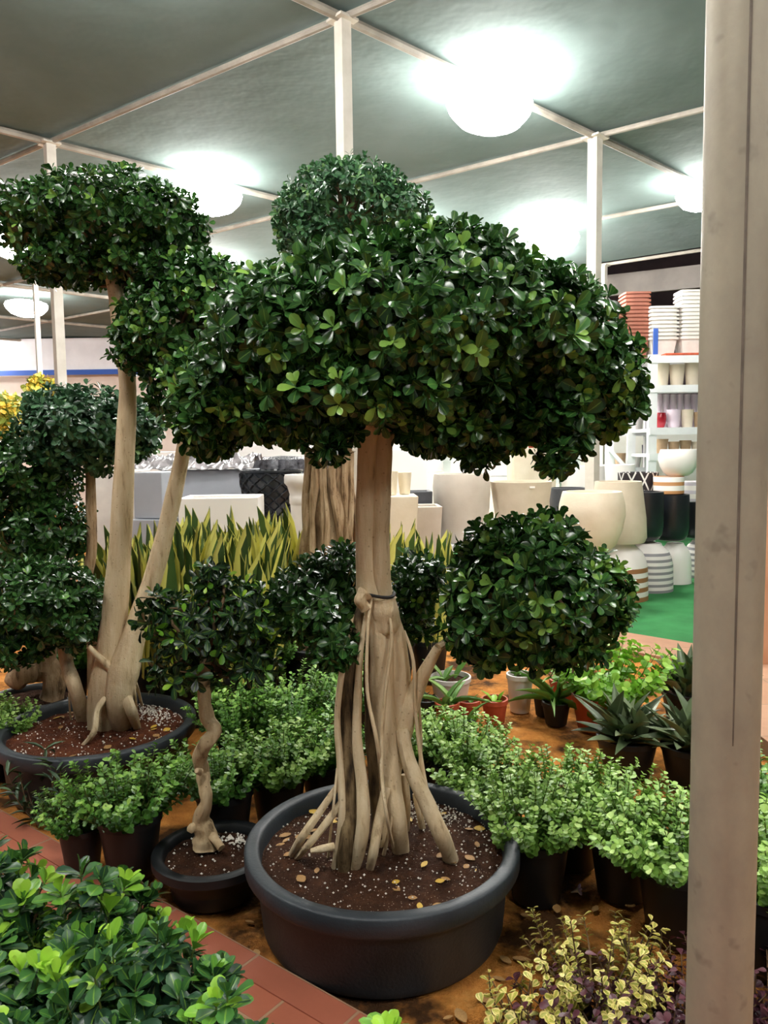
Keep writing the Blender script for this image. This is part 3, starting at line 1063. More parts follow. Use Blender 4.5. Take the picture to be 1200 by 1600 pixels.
# ---------------------------------------------------------------- gnarled ficus behind the left tub
gc = at(52, 1086, Z=.26)
gt = thing('ficus_bonsai', 'dark ficus with stacked leaf pads and a swollen root, behind the left tub', 'potted tree', (gc[0], gc[1], 0))
GT = (gc[0], gc[1], 0)
YG = GT[1]
mb = MB(); mb.lathe(GT, tub_profile(.25, .26, .04, .018), 48); mb.build('pot', M['tub_dark'], gt)
mb = MB(); soil_disc(mb, (GT[0], GT[1], .225), .225, .01); mb.build('soil', M['soil'], gt)
mb = MB()
px_tube(mb, [(20, 1068, 14, YG - .05), (36, 1052, 20, YG - .05), (55, 1045, 22, YG), (72, 1040, 18, YG + .02), (84, 1062, 16, YG), (80, 1090, 18, YG)], gnarl=.14, seg=16)
px_tube(mb, [(70, 1045, 16, YG), (80, 1000, 12, YG), (120, 940, 9, YG), (142, 870, 8, YG), (142, 780, 8, YG), (140, 700, 7, YG)], gnarl=.06)
px_tube(mb, [(60, 1045, 12, YG), (60, 960, 9, YG), (65, 840, 8, YG), (55, 760, 7, YG)], gnarl=.06)
mb.build('trunk', M['bark_gnarl'], gt)
for bl in ([blob(140, 672, 112, 80, YG, .4), blob(215, 665, 45, 60, YG, .25), blob(95, 640, 60, 48, YG, .25)],
           [blob(45, 745, 80, 85, YG, .35), blob(65, 830, 82, 75, YG - .02, .35)],
           [blob(30, 930, 70, 78, YG - .05, .3)]):
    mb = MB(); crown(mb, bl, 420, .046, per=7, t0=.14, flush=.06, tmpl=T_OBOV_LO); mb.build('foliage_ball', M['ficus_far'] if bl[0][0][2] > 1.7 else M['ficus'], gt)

# ---------------------------------------------------------------- twisted trunk bonsai
bc = at(334, 1324, Z=.17)
BT = (bc[0], bc[1], 0)
bt = thing('twisted_bonsai', 'small tree with an S-twisted trunk in a low black bowl left of the big tub', 'potted tree', BT)
mb = MB(); mb.lathe(BT, tub_profile(.226, .17, .038, .02, .64), 56); mb.build('bowl', M['tub_dark'], bt)
mb = MB(); soil_disc(mb, (BT[0], BT[1], .135), .196, .01); mb.build('soil', M['soil'], bt)
mb = MB(); specks(mb, (BT[0], BT[1], .135), .185, 160, .004, (.9, .6)); o = mb.build('perlite', M['perlite'], bt, smooth=False); o['kind'] = 'stuff'
YB = BT[1]
mb = MB()
px_tube(mb, [(330, 960, 7, YB + .03), (322, 1030, 9, YB), (320, 1060, 9, YB), (319, 1090, 10, YB), (324, 1122, 11, YB), (336, 1143, 11, YB - .02), (318, 1166, 11, YB - .03), (311, 1188, 11, YB), (317, 1204, 11, YB + .02), (319, 1225, 10, YB), (322, 1252, 9, YB - .02), (314, 1280, 13, YB), (322, 1302, 18, YB), (322, 1322, 22, YB)], gnarl=.13, seg=16)
px_tube(mb, [(322, 1298, 9, YB), (334, 1310, 7, YB - .03), (346, 1325, 6, YB - .06)], gnarl=.1)
px_tube(mb, [(312, 1298, 8, YB), (302, 1292, 7, YB - .02), (296, 1300, 5, YB - .03)], gnarl=.1)
px_tube(mb, [(313, 1206, 6, YB - .03), (307, 1204, 4, YB - .05)], gnarl=.1)
mb.build('trunk', M['bark_twist'], bt)
BB = [blob(315, 975, 92, 78, YB + .02, .22), blob(385, 965, 55, 75, YB + .06, .2), blob(335, 905, 32, 34, YB + .05, .12), blob(250, 960, 45, 50, YB, .14), blob(300, 1035, 75, 40, YB + .05, .2), blob(400, 1030, 45, 50, YB + .06, .16)]
mb = MB(); crown(mb, BB, 330, .046, Wr=.55, per=6, t0=.2, flush=.26, inner=.65); mb.build('foliage', M['bonsai_leaf'], bt)
mb = MB(); twigs(mb, at(322, 1020, Y=YB), BB, 5, .006); mb.build('twigs', M['twig'], bt)

# ---------------------------------------------------------------- gnarled giant behind, with the small-leaved crown
yf = 4.9
fc = at(516, 900, Y=yf)
FT = (fc[0], fc[1], 0)
ft = thing('ficus_tree', 'old ficus with a massive braided trunk behind the pale double stem', 'potted tree', FT)
mb = MB(); mb.lathe(FT, tub_profile(.36, .42, .05, .025), 48); mb.build('tub', M['tub_dark'], ft)
mb = MB(); soil_disc(mb, (FT[0], FT[1], .37), .32, .01); mb.build('soil', M['soil'], ft)
mb = MB()
zz = .38
base = at(516, 830, Y=yf)
cx, cy = base[0], base[1]
mb.tube([(cx, cy, zz), (cx, cy, .8), (cx + .01, cy, 1.15), (cx + .02, cy, 1.5), (cx + .05, cy, 1.9), (cx + .1, cy, 2.5), (cx + .12, cy, 3.0)], [.2, .16, .14, .13, .1, .06, .04], 16, 6, .12)
for k in range(22):
    a = k / 22 * 6.28 + RND.uniform(-.1, .1)
    tw = RND.uniform(-.9, .9)
    pts, rr = [], []
    for q in range(7):
        f = q / 6
        rad = .19 - .055 * f + RND.uniform(-.012, .02) + .03 * (1 - f) ** 2
        aa = a + tw * f + RND.uniform(-.12, .12)
        pts.append((cx + rad * math.cos(aa), cy + rad * math.sin(aa), zz + f * 1.25)); rr.append(RND.uniform(.014, .03) * (1.15 - .35 * f))
    mb.tube(pts, rr, 8, 5, .15)
mb.build('trunk', M['bark_gnarl'], ft)
FB = [blob(545, 320, 115, 72, yf, .42), blob(480, 345, 62, 50, yf, .3), blob(620, 335, 62, 50, yf, .3), blob(550, 285, 75, 45, yf, .3), blob(500, 375, 80, 35, yf, .3)]
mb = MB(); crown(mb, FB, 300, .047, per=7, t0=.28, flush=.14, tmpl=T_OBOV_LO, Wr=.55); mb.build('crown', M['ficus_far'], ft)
mb = MB(); twigs(mb, (cx + .12, cy, 3.0), FB, 6, .01); mb.build('twigs', M['twig'], ft)
bl = [blob(470, 655, 90, 55, yf, .35), blob(555, 660, 60, 45, yf, .3)]
mb = MB(); crown(mb, bl, 240, .046, per=7, t0=.15, flush=.05, tmpl=T_OBOV_LO, Wr=.55); mb.build('foliage_ball', M['ficus'], ft)

# ---------------------------------------------------------------- pale small-leaved shrubs in black pots
def stem_plant(mb, mbs, c, n, h, spread, leaf, Wr, pitch, tmpl, lean=.6, t0=.3, tip=.5, pairs=2, up=.5, rbase=.06):
    for k in range(n):
        a = RND.uniform(0, 6.28); q = math.sqrt(RND.random())
        base = np.array([c[0] + rbase * q * math.cos(a), c[1] + rbase * q * math.sin(a), c[2]])
        hh = h * RND.uniform(.55, 1.05) * (1 - .25 * q)
        e = base + np.array([math.cos(a) * spread * q, math.sin(a) * spread * q, hh])
        mid = base * .5 + e * .5 + np.array([math.cos(a), math.sin(a), 0]) * spread * q * .12 + np.array([RND.uniform(-1, 1), RND.uniform(-1, 1), 0]) * .02
        if mbs is not None:
            mbs.tube([base, mid, e], [.0032, .0026, .0014], 5, 3)
        ln = np.linalg.norm(mid - base) + np.linalg.norm(e - mid)
        m_ = max(3, int(ln / pitch))
        ts = np.linspace(.12, 1, m_)
        p = ((1 - ts) ** 2)[:, None] * base + (2 * ts * (1 - ts))[:, None] * (2 * mid - .5 * base - .5 * e) + (ts ** 2)[:, None] * e
        T = np.gradient(p, axis=0); T /= np.linalg.norm(T, axis=1)[:, None] + 1e-9
        for s in range(pairs):
            az = np.arange(m_) * 1.571 + s * (6.283 / pairs) + RND.random() * 6 + rng.normal(size=m_) * .3
            ref = np.cross(T, np.array([0.3, .9, .2])); ref /= np.linalg.norm(ref, axis=1)[:, None]
            r2 = np.cross(T, ref)
            b = ref * np.cos(az)[:, None] + r2 * np.sin(az)[:, None]
            d = b * 1.0 + T * up + np.array([0, 0, .1])
            nn = T - b * up + rng.normal(size=(m_, 3)) * .2 + np.array([0, 0, .3])
            L = leaf * (1 + rng.normal(size=m_) * .15) * (1 - .25 * ts)
            tint = np.clip(t0 + tip * ts ** 3 + rng.normal(size=m_) * .12, 0, 1)
            mb.leaves(tmpl, p, d, nn, L, L * Wr, tint)


def nursery_pot(t, R, H, mk='tub_dark', name='pot'):
    mb = MB(); mb.lathe((0, 0, 0), [(.001, 0), (R * .72 - .004, 0), (R * .72, .004), (R - .006, H - .03), (R, H - .028), (R, H - .002), (R - .003, H), (R - .01, H), (R - .012, H - .012), (R - .02, H - .09), (.001, H - .09)], 36)
    o = mb.build(name, M[mk], origin=(0, 0, 0)); o.parent = t
    mb = MB(); soil_disc(mb, (0, 0, H - .03), R - .014, .004, .006)
    o = mb.build('soil', M['soil'], origin=(0, 0, 0)); o.parent = t


SH = 'pale small-leaved shrubs in black nursery pots'


def shrub_proto(mk, n, h, spread, leaf=.026):
    t = thing('potted_shrub', 'x', 'potted shrub', (0, 0, 0), SH)
    nursery_pot(t, .122, .24)
    mb, ms = MB(), MB()
    stem_plant(mb, ms, (0, 0, .2), n, h, spread, leaf, .86, .014, T_ROUND, t0=.32, tip=.4)
    o = mb.build('foliage', M[mk], origin=(0, 0, 0)); o.parent = t
    o = ms.build('stems', M['twig_green'], origin=(0, 0, 0)); o.parent = t
    return t


protos = [shrub_proto('jade', 84, .27, .2), shrub_proto('jade', 90, .25, .22), shrub_proto('jade_dark', 84, .29, .21), shrub_proto('jade_dark', 84, .4, .23)]
used = set()
RIM = .24
SHRUBS = [  # pixel of the rim's middle, prototype, scale, label
    (832, 1303, 0, 1.0, 'pale green shrub touching the right rim of the big centre tub'),
    (897, 1258, 1, 1.0, 'pale green shrub in the gap behind the two front pots right of the big tub'),
    (970, 1296, 0, 1.0, 'pale green shrub in a black pot in front of the spiky oyster plant'),
    (1058, 1345, 1, 1.08, 'pale green shrub whose black pot is cut by the grey foreground pole'),
    (1200, 1382, 0, 1.1, 'pale green shrub seen on the far side of the grey pole'),
    (772, 1238, 1, .95, 'pale green shrub behind the right rear rim of the big tub'),
    (716, 1190, 0, 1.0, 'pale green shrub below the three orange pots'),
    (655, 1170, 1, .95, 'pale green shrub just right of the prop roots'),
    (500, 1190, 2, 1.0, 'green shrub left of the stained slab root'),
    (425, 1212, 0, 1.0, 'green shrub behind the left rear rim of the big tub'),
    (370, 1232, 2, 1.0, 'green shrub right of the twisted trunk'),
    (455, 1140, 3, 1.0, 'green shrub under the small dark leaf ball'),
    (378, 1150, 3, 1.0, 'green shrub beneath the right side of the twisted tree'),
    (228, 1283, 2, 1.0, 'green shrub in a black pot between the left tub and the twisted tree'),
    (150, 1300, 2, .72, 'green shrub spilling onto the brick path before the left tub'),
    (-8, 1150, 0, .9, 'green shrub at the left edge behind the left tub'),
    (435, 1040, 3, 1.1, 'green shrub at the foot of the snake plants'),
    (350, 1040, 3, 1.1, 'green shrub behind the leaves of the twisted tree'),
    (265, 1030, 3, 1.15, 'green shrub behind the leaning pale stem'),
    (190, 1030, 3, 1.1, 'green shrub behind the stems of the left tub'),
    (110, 1040, 3, 1.0, 'green shrub behind the thin leaning stem at far left'),
    (560, 1100, 3, 1.0, 'green shrub behind the stained root, under the dark leaf ball'),
    (1195, 1255, 2, 1.0, 'dark green shrub beyond the pole beside the pink step'),
]
for x, y, k, sc, lab in SHRUBS:
    p = at(x, y, Z=RIM * sc)
    loc = (p[0], p[1], 0)
    if k in used:
        dup(protos[k], loc, RND.uniform(0, 6.28), lab, SH, sc)
    else:
        used.add(k)
        q = protos[k]; q.location = loc; q.scale = (sc,) * 3; q['label'] = lab

# ---------------------------------------------------------------- snake plants
SN = 'variegated snake plants in a row'


def snake_proto(n, h):
    t = thing('snake_plant', 'x', 'snake plant', (0, 0, 0), SN)
    nursery_pot(t, .15, .34)
    mb = MB()
    a = rng.random(n) * 6.28; q = np.sqrt(rng.random(n)) * .12
    P = np.stack([q * np.cos(a), q * np.sin(a), np.full(n, .3)], 1)
    d = np.stack([np.cos(a) * q * 1.5, np.sin(a) * q * 1.5, np.ones(n)], 1) + rng.normal(size=(n, 3)) * .09
    nn = unit(n); nn[:, 2] *= .2
    L = h * rng.uniform(.55, 1.05, n)
    mb.leaves(T_SWORD, P, d, nn, L, rng.uniform(.036, .056, n), np.clip(.45 + rng.normal(size=n) * .25, 0, 1))
    o = mb.build('leaves', M['snake'], origin=(0, 0, 0)); o.parent = t
    return t


sp = [snake_proto(66, .9), snake_proto(60, .87)]
SNK = [(250, 4.75, 1.0, 'snake plant at the left end of the row, behind the leaning pale stem'), (300, 4.9, .94, 'snake plant second from the left end of the row'), (345, 4.75, 1.0, 'snake plant in front of the long white planter'),
       (385, 5.0, 1.0, 'tall snake plant in the middle of the row, left of the black diamond pot'), (420, 4.7, 1.0, 'snake plant below the black diamond pot'), (455, 4.95, .97, 'snake plant below the white rimmed urn at the right end of the row'),
       (318, 5.25, 1.02, 'snake plant behind the row, nearest the white planter'), (425, 5.3, 1.05, 'snake plant behind the row, nearest the black diamond pot'),
       (622, 5.2, .94, 'lone snake plant just right of the pale double stem'), (662, 5.3, .9, 'lone snake plant before the large grey cylinder pot'),
       (218, 5.0, .95, 'snake plant between the two pale stems of the left ficus')]
for k, (x, y, sc, lab) in enumerate(SNK):
    p = at(x, 900, Y=y)
    if k < 2:
        q = sp[k]; q.location = (p[0], p[1], 0); q.scale = (sc,) * 3; q['label'] = lab
    else:
        dup(sp[k % 2], (p[0], p[1], 0), RND.uniform(0, 6), lab, SN, sc)

# ---------------------------------------------------------------- near hedge bushes, lower left
def hedge(px, py, z, n, h, spread, lab, name='glossy_shrub', pot=None):
    p = at(px, py, Z=z)
    loc = (p[0], p[1], 0)
    t = thing(name, lab, 'shrub', loc, 'bright glossy shrubs nearest the camera')
    pr = .15 if pot is None else pot
    nursery_pot(t, pr, .25)
    mb, ms = MB(), MB()
    P, A = [], []
    for k in range(n):
        a = RND.uniform(0, 6.28); q = math.sqrt(RND.random())
        hh = h * RND.uniform(.62, 1.0) * (1 - .35 * q * q)
        b = np.array([.06 * q * math.cos(a), .06 * q * math.sin(a), .2])
        e = np.array([spread * q * math.cos(a), spread * q * math.sin(a), hh])
        ms.tube([b, b * .4 + e * .6 + np.array([0, 0, -.03]), e], [.004, .003, .002], 5, 3)
        ax = np.array([math.cos(a) * q * .5, math.sin(a) * q * .5, 1]) + rng.normal(size=3) * .2
        ax /= np.linalg.norm(ax)
        P.append(e); A.append(ax)
        for f in (.8, .62, .45):
            P.append(b + (e - b) * f + rng.normal(size=3) * .01); A.append(ax)
    P = np.array(P); A = np.array(A)
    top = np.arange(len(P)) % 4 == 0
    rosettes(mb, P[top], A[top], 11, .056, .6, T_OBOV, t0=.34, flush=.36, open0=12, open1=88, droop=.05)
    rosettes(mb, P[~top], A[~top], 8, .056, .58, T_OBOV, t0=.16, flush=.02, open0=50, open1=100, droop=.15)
    o = mb.build('foliage', M['hedge'], origin=(0, 0, 0)); o.parent = t
    o = ms.build('stems', M['twig_green'], origin=(0, 0, 0)); o.parent = t
    return t


hedge(40, 1560, .4, 60, .57, .25, 'bright glossy shrub filling the bottom left corner')
hedge(215, 1600, .38, 60, .57, .23, 'bright glossy shrub in front of the brick path, right of the corner one')
hedge(-60, 1400, .42, 56, .6, .25, 'bright glossy shrub half outside the left edge')
hedge(120, 1480, .4, 52, .57, .21, 'bright glossy shrub reaching farthest over the brick path')
hedge(390, 1660, .36, 14, .53, .1, 'bright glossy shoot poking up at the bottom edge over the brick path')
hedge(525, 1680, .34, 9, .46, .06, 'smallest bright shoot at the bottom edge with a yellow leaf')

# ---------------------------------------------------------------- low plants, lower right
def low_plant(name, lab, cat, px, py, n, h, spread, leaf, Wr, pitch, tmpl, mk, rbase, t0=.4, tip=.3, up=.4, grp=None, stemm='twig'):
    p = at(px, py, Z=0)
    t = thing(name, lab, cat, (p[0], p[1], 0), grp)
    mb, ms = MB(), MB()
    stem_plant(mb, ms, (0, 0, 0), n, h, spread, leaf, Wr, pitch, tmpl, t0=t0, tip=tip, up=up, rbase=rbase)
    o = mb.build('foliage', M[mk], origin=(0, 0, 0)); o.parent = t
    o = ms.build('stems', M[stemm], origin=(0, 0, 0)); o.parent = t
    return t


VG = 'cream variegated plants on the sand'
low_plant('variegated_plant', 'cream and yellow variegated plant sprawling on the sand left of the pole', 'plant', 930, 1575, 40, .24, .2, .031, .66, .02, T_OBOV, 'varieg', .06, grp=VG)
low_plant('variegated_plant', 'cream variegated sprig at the bottom edge before the big tub', 'plant', 815, 1615, 18, .17, .13, .036, .66, .022, T_OBOV, 'varieg', .05, grp=VG)
low_plant('variegated_plant', 'thin upright variegated sprig touching the grey pole', 'plant', 1015, 1560, 8, .26, .08, .032, .66, .03, T_OBOV, 'varieg', .04, grp=VG)
PG = 'dark purple-leaved plants on the sand'
low_plant('purple_plant', 'dark purple plant below the variegated sprawl', 'plant', 960, 1640, 44, .17, .2, .034, .72, .02, T_OBOV, 'purple', .1, grp=PG)
low_plant('purple_plant', 'dark purple plant at the bottom edge beside the pole', 'plant', 1060, 1620, 40, .19, .18, .034, .72, .02, T_OBOV, 'purple', .1, grp=PG)
low_plant('purple_plant', 'dark purple plant on the far side of the pole', 'plant', 1205, 1600, 40, .2, .17, .034, .72, .02, T_OBOV, 'purple', .1, grp=PG)

# narrow dark plant leaning on the left tub
low_plant('narrow_leaf_plant', 'dark narrow-leaved plant in front of the left tub', 'plant', 72, 1290, 9, .36, .16, .1, .2, .05, T_LANCE, 'narrow', .04, t0=.3, tip=.3, up=.8)


# ---------------------------------------------------------------- oyster plants and strappy plants
def spiky(name, lab, cat, px, py, R, H, n, L, wid, mk, potmk, tmpl, grp=None, spread=(.15, 1.2), zr=None, potname='pot'):
    p = at(px, py, Z=H)
    t = thing(name, lab, cat, (p[0], p[1], 0), grp)
    nursery_pot(t, R, H, potmk, potname)
    if n:
        mb = MB()
        u = (np.arange(n) + rng.random(n)) / n
        th = spread[0] + (spread[1] - spread[0]) * u
        az = np.arange(n) * 2.4 + rng.random(n) * .6
        d = np.stack([np.sin(th) * np.cos(az), np.sin(th) * np.sin(az), np.cos(th)], 1)
        nn = np.stack([-np.cos(th) * np.cos(az), -np.cos(th) * np.sin(az), np.sin(th)], 1) + rng.normal(size=(n, 3)) * .1
        q = (rng.random((n, 2)) - .5) * R * .9
        P = np.stack([q[:, 0], q[:, 1], np.full(n, H - .03)], 1)
        ll = L * rng.uniform(.7, 1.1, n)
        mb.leaves(tmpl, P, d, nn, ll, wid * rng.uniform(.8, 1.15, n), np.clip(.5 + rng.normal(size=n) * .25, 0, 1))
        o = mb.build('leaves', M[mk], origin=(0, 0, 0)); o.parent = t
    return t


OY = 'spiky oyster plants in black pots'
spiky('oyster_plant', 'spiky grey-green oyster plant above the front shrubs, left of its pair', 'plant', 990, 1150, .15, .2, 48, .28, .068, 'rhoeo', 'tub_dark', T_LANCE, OY, (.05, 1.25))
spiky('oyster_plant', 'spiky dark oyster plant tucked against the grey pole', 'plant', 1068, 1160, .14, .2, 44, .28, .068, 'rhoeo', 'tub_dark', T_LANCE, OY, (.05, 1.25))
spiky('oyster_plant', 'yellow-tipped oyster plant behind the pair, by the turf', 'plant', 1072, 1078, .14, .2, 40, .3, .07, 'rhoeo', 'tub_dark', T_LANCE, OY, (.05, 1.25))
SP = 'small pots around the bare sand'
spiky('potted_strap_plant', 'orange pot with one broad arching leaf, left of the three', 'potted plant', 700, 1094, .075, .15, 6, .24, .035, 'strap', 'terra', T_STRAP, SP, (.2, 1.0))
spiky('orange_pot', 'middle orange pot of the three, almost bare', 'pot', 733, 1094, .07, .14, 3, .07, .03, 'strap', 'terra', T_LANCE, SP, (.3, 1.2))
spiky('orange_pot', 'right orange pot of the three, with a small seedling', 'pot', 764, 1091, .08, .15, 5, .09, .04, 'lime', 'terra', T_LANCE, SP, (.3, 1.3))
spiky('potted_strap_plant', 'small black pot with strap leaves in front of the middle orange pot', 'potted plant', 728, 1122, .055, .11, 5, .16, .025, 'strap', 'tub_dark', T_STRAP, SP, (.3, 1.1))
spiky('white_pot', 'round white pot behind the orange pots', 'pot', 704, 1056, .13, .2, 5, .16, .05, 'strap', 'white_pl', T_LANCE, SP, (.4, 1.2))
spiky('white_pot', 'tall narrow white pot under the right leaf ball', 'pot', 818, 1053, .085, .24, 3, .1, .04, 'strap', 'white_pl', T_LANCE, SP, (.3, 1.2))
spiky('spider_plant', 'black pot with long arching strap leaves beside the bare sand', 'potted plant', 870, 1094, .085, .14, 12, .36, .024, 'strap', 'tub_dark', T_STRAP, SP, (.2, 1.35))
spiky('black_pot', 'small black pot between the white pot and the spider plant', 'pot', 846, 1083, .065, .14, 4, .1, .03, 'strap', 'tub_dark', T_LANCE, SP, (.3, 1.2))
spiky('orange_pot', 'orange pot behind the spider plant', 'pot', 880, 1060, .09, .16, 4, .1, .03, 'strap', 'terra', T_LANCE, SP, (.2, .9))
spiky('black_pot', 'dark pot with a withered plant left of the orange pots', 'pot', 672, 1092, .08, .14, 10, .12, .02, 'narrow', 'tub_dark', T_LANCE, SP, (.3, 1.4))
p = at(925, 1085, Z=.2)
t = thing('round_leaf_plant', 'lime green round-leaved plant bushing out by the turf edge', 'potted plant', (p[0], p[1], 0))
nursery_pot(t, .13, .2, 'terra')
mb, ms = MB(), MB()
stem_plant(mb, ms, (.08, 0, .17), 60, .36, .34, .052, 1.0, .042, T_ROUND, t0=.35, tip=.4, up=.5)
o = mb.build('foliage', M['lime'], origin=(0, 0, 0)); o.parent = t
o = ms.build('stems', M['twig_green'], origin=(0, 0, 0)); o.parent = t

# nursery pots stand side by side, none inside another
bpy.context.view_layer.update()
_c = [[MT[0], MT[1], .45, None], [LT[0], LT[1], .45, None], [BT[0], BT[1], .228, None], [GT[0], GT[1], .25, None], [FT[0], FT[1], .36, None]]
for o in COL.objects:
    if o.type == 'EMPTY':
        pot = [ch for ch in o.children if ch.name.split('.')[0] == 'pot']
        if pot and o is not gt:
            _c.append([o.location.x, o.location.y, pot[0].data.vertices[36 * 4].co.xy.length * o.scale[0] + .002, o])
for it in range(60):
    for a in range(len(_c)):
        for b in range(a + 1, len(_c)):
            A, B = _c[a], _c[b]
            dx, dy = B[0] - A[0], B[1] - A[1]
            d = math.hypot(dx, dy) or 1e-6
            g = A[2] + B[2] - d
            if g > 0 and not (A[3] is None and B[3] is None):
                fa = 0 if A[3] is None else (1 if B[3] is None else .5)
                A[0] -= dx / d * g * fa; A[1] -= dy / d * g * fa
                B[0] += dx / d * g * (1 - fa); B[1] += dy / d * g * (1 - fa)
for x, y, r, o in _c:
    if o: o.location.x, o.location.y = x, y
    if o and (np.array([x, y]) - pa[:2]) @ nrm_l[:2] > -r * .75:
        o.location.z = .025                                 # stands on the brick path

# ---------------------------------------------------------------- the grey pole in front
pp = at(1125, 1500, Y=1.62)
t = thing('steel_pole', 'thick grey galvanised pole standing close in front on the right', 'pole', (pp[0], pp[1], 0))
mb = MB(); mb.tube([(0, 0, -.02), (0, 0, 2.5), (0, 0, RZ)], [.069, .069, .069], 48, 2)
o = mb.build('tube', M['galv'], origin=(0, 0, 0)); o.parent = t
sa = math.radians(-102)
mb = MB(); mb.tube([(.0685 * math.cos(sa), .0685 * math.sin(sa), z) for z in (1.02, 1.5, 2.4, RZ)], [.0016, .003, .003, .003], 6, 2)
o = mb.build('weld_seam', M['seam'], origin=(0, 0, 0)); o.parent = t

# ================================================================== SHOP DISPLAY
def prof_pot(kind, R, H, th=.03):
    if kind == 'cyl':      # straight with a rounded foot
        out = [(.001, 0), (R * .62, 0), (R * .8, H * .03), (R * .93, H * .12), (R, H * .28), (R, H * .9), (R * .985, H)]
    elif kind == 'egg':    # belly, drawn in at the mouth
        out = [(.001, 0), (R * .5, 0), (R * .72, H * .12), (R * .9, H * .35), (R, H * .62), (R * .98, H * .8), (R * .9, H * .97), (R * .88, H)]
    elif kind == 'drum':
        out = [(.001, 0), (R * .72, 0), (R * .86, H * .2), (R * .96, H * .5), (R, H * .8), (R * .97, H * .95), (R * .95, H)]
    elif kind == 'vase':   # widest at the foot
        out = [(.001, 0), (R * .92, 0), (R, H * .08), (R * .97, H * .4), (R * .86, H * .8), (R * .8, H)]
    elif kind == 'flare':
        out = [(.001, 0), (R * .72, 0), (R * .74, H * .02), (R, H)]
    elif kind == 'straight':
        out = [(.001, 0), (R * .94, 0), (R, H * .04), (R, H * .96), (R * .98, H)]
    elif kind == 'invert':  # upside-down pot, domed top
        out = [(.001, 0), (R, 0), (R, H * .02), (R * .97, H * .55), (R * .9, H * .72), (R * .78, H * .85), (R * .55, H * .95), (R * .5, H)]
        return out + [(.001, H)]
    elif kind == 'urn':
        out = [(.001, 0), (R * .6, 0), (R * .64, H * .05), (R * .8, H * .82), (R * .84, H * .83), (R * .84, H * .87), (R * .82, H * .88), (R * .9, H * .93), (R, H * .95), (R, H * .985), (R * .97, H)]
    ri = out[-1][0] - th
    return out + [(ri, H), (ri - .005, H - .03), (ri * .9, H * .55), (.001, H * .55)]


def shop_pot(name, lab, cat, x0, x1, ytop, Y, z0=None, ybot=None, kind='cyl', mk='white', grp=None, sq=None, fn=None, seg=48):
    xc = (x0 + x1) / 2
    top = at(xc, ytop, Y=Y)
    R = (x1 - x0) / 2 * dep(top) / F_PX
    if z0 is None:
        z0 = at(xc, ybot, Y=Y - R * .7)[2]
    H = top[2] - z0
    mb = MB()
    mb.lathe((top[0], top[1], z0), prof_pot(kind, R, H), seg, fn, sq)
    o = mb.build(name, M[mk], origin=(top[0], top[1], z0))
    return tag(o, lab, cat, grp)


def shop_box(name, lab, cat, x0, x1, ytop, Y, z0, depth, mk, rz=0, taper=1.0, grp=None, hollow=True):
    xc = (x0 + x1) / 2
    top = at(xc, ytop, Y=Y)
    W = (x1 - x0) * dep(top) / F_PX
    H = top[2] - z0
    mb = MB()
    th = .035
    co, si = math.cos(rz), math.sin(rz)

    def ring(w, d, z):
        return [(x * co - y * si, x * si + y * co, z) for x, y in ((-w / 2, -d / 2), (w / 2, -d / 2), (w / 2, d / 2), (-w / 2, d / 2))]
    vs = ring(W * taper, depth * taper, 0) + ring(W, depth, H)
    fs = [(3, 2, 1, 0), (0, 1, 5, 4), (1, 2, 6, 5), (2, 3, 7, 6), (3, 0, 4, 7)]
    if hollow:
        vs += ring(W - 2 * th, depth - 2 * th, H) + ring(W - 2 * th - .02, depth - 2 * th - .02, H * .5)
        fs += [(4, 5, 9, 8), (5, 6, 10, 9), (6, 7, 11, 10), (7, 4, 8, 11), (8, 9, 13, 12), (9, 10, 14, 13), (10, 11, 15, 14), (11, 8, 12, 15), (12, 13, 14, 15)]
    else:
        fs += [(4, 5, 6, 7)]
    mb.add(vs, fs)
    o = mb.build(name, M[mk], origin=(0, 0, 0), smooth=False)
    o.location = (top[0], top[1] + depth / 2, z0)
    bv = o.modifiers.new('bevel', 'BEVEL'); bv.width = .008; bv.segments = 2
    return tag(o, lab, cat, grp)


BENCH = .622
t = thing('display_bench', 'low white display bench under the pale stone pots behind the right leaf ball', 'bench', (1.35, 8.4, 0))
mb = MB(); mb.box((1.24, 8.4, BENCH - .033), (1.4, .95, .06)); mb.build('bench_top', M['white_paint'], t, smooth=False)
for x in (.6, 1.88):
    for y in (8.0, 8.8):
        mb = MB(); mb.box((x, y, (BENCH - .06) / 2), (.07, .07, BENCH - .06)); mb.build('leg', M['white_paint'], t, smooth=False)

PT = 'stone pots on the shop display'
shop_pot('stone_pot', 'large pale grey cylinder pot left of the stone row, above the right leaf ball', 'pot', 676, 766, 740, 8.3, BENCH, kind='drum', mk='grey_conc', grp=PT)
tagged = shop_pot('stone_pot', 'wide pale pot with a small white tag, right of the grey cylinder pot', 'pot', 766, 862, 752, 8.42, BENCH, kind='flare', mk='beige', grp=PT)
tagged_top = at(814, 752, Y=8.42)
tR = 48 * dep(tagged_top) / F_PX
mb = MB(); mb.box((.06, -tR + .005, tagged_top[2] - BENCH - .05), (.055, .012, .02))
tg = mb.build('price_tag', M['white'], origin=(0, 0, 0), smooth=False); tg.parent = tagged; tg['label'] = 'small white tag'
shop_pot('stone_pot', 'tall square blush-white pot behind the wide tagged pot', 'pot', 794, 866, 700, 9.9, .015, kind='flare', mk='cream', sq=9, grp=PT)
shop_pot('stone_pot', 'cream bowl with carved ripples rising over the right leaf ball', 'pot', 874, 976, 768, 7.5, .6, kind='egg', mk='cream', grp=PT, seg=96,
         fn=lambda r, a, z: r * (1 + .008 * math.sin(a * 22 + z * 18) * max(0, 1 - abs(z - .25) / .22)))
shop_pot('stone_pot', 'tall beige vase wider at its foot behind the rippled cream bowl', 'pot', 922, 1010, 752, 8.1, .62, kind='vase', mk='beige', grp=PT)
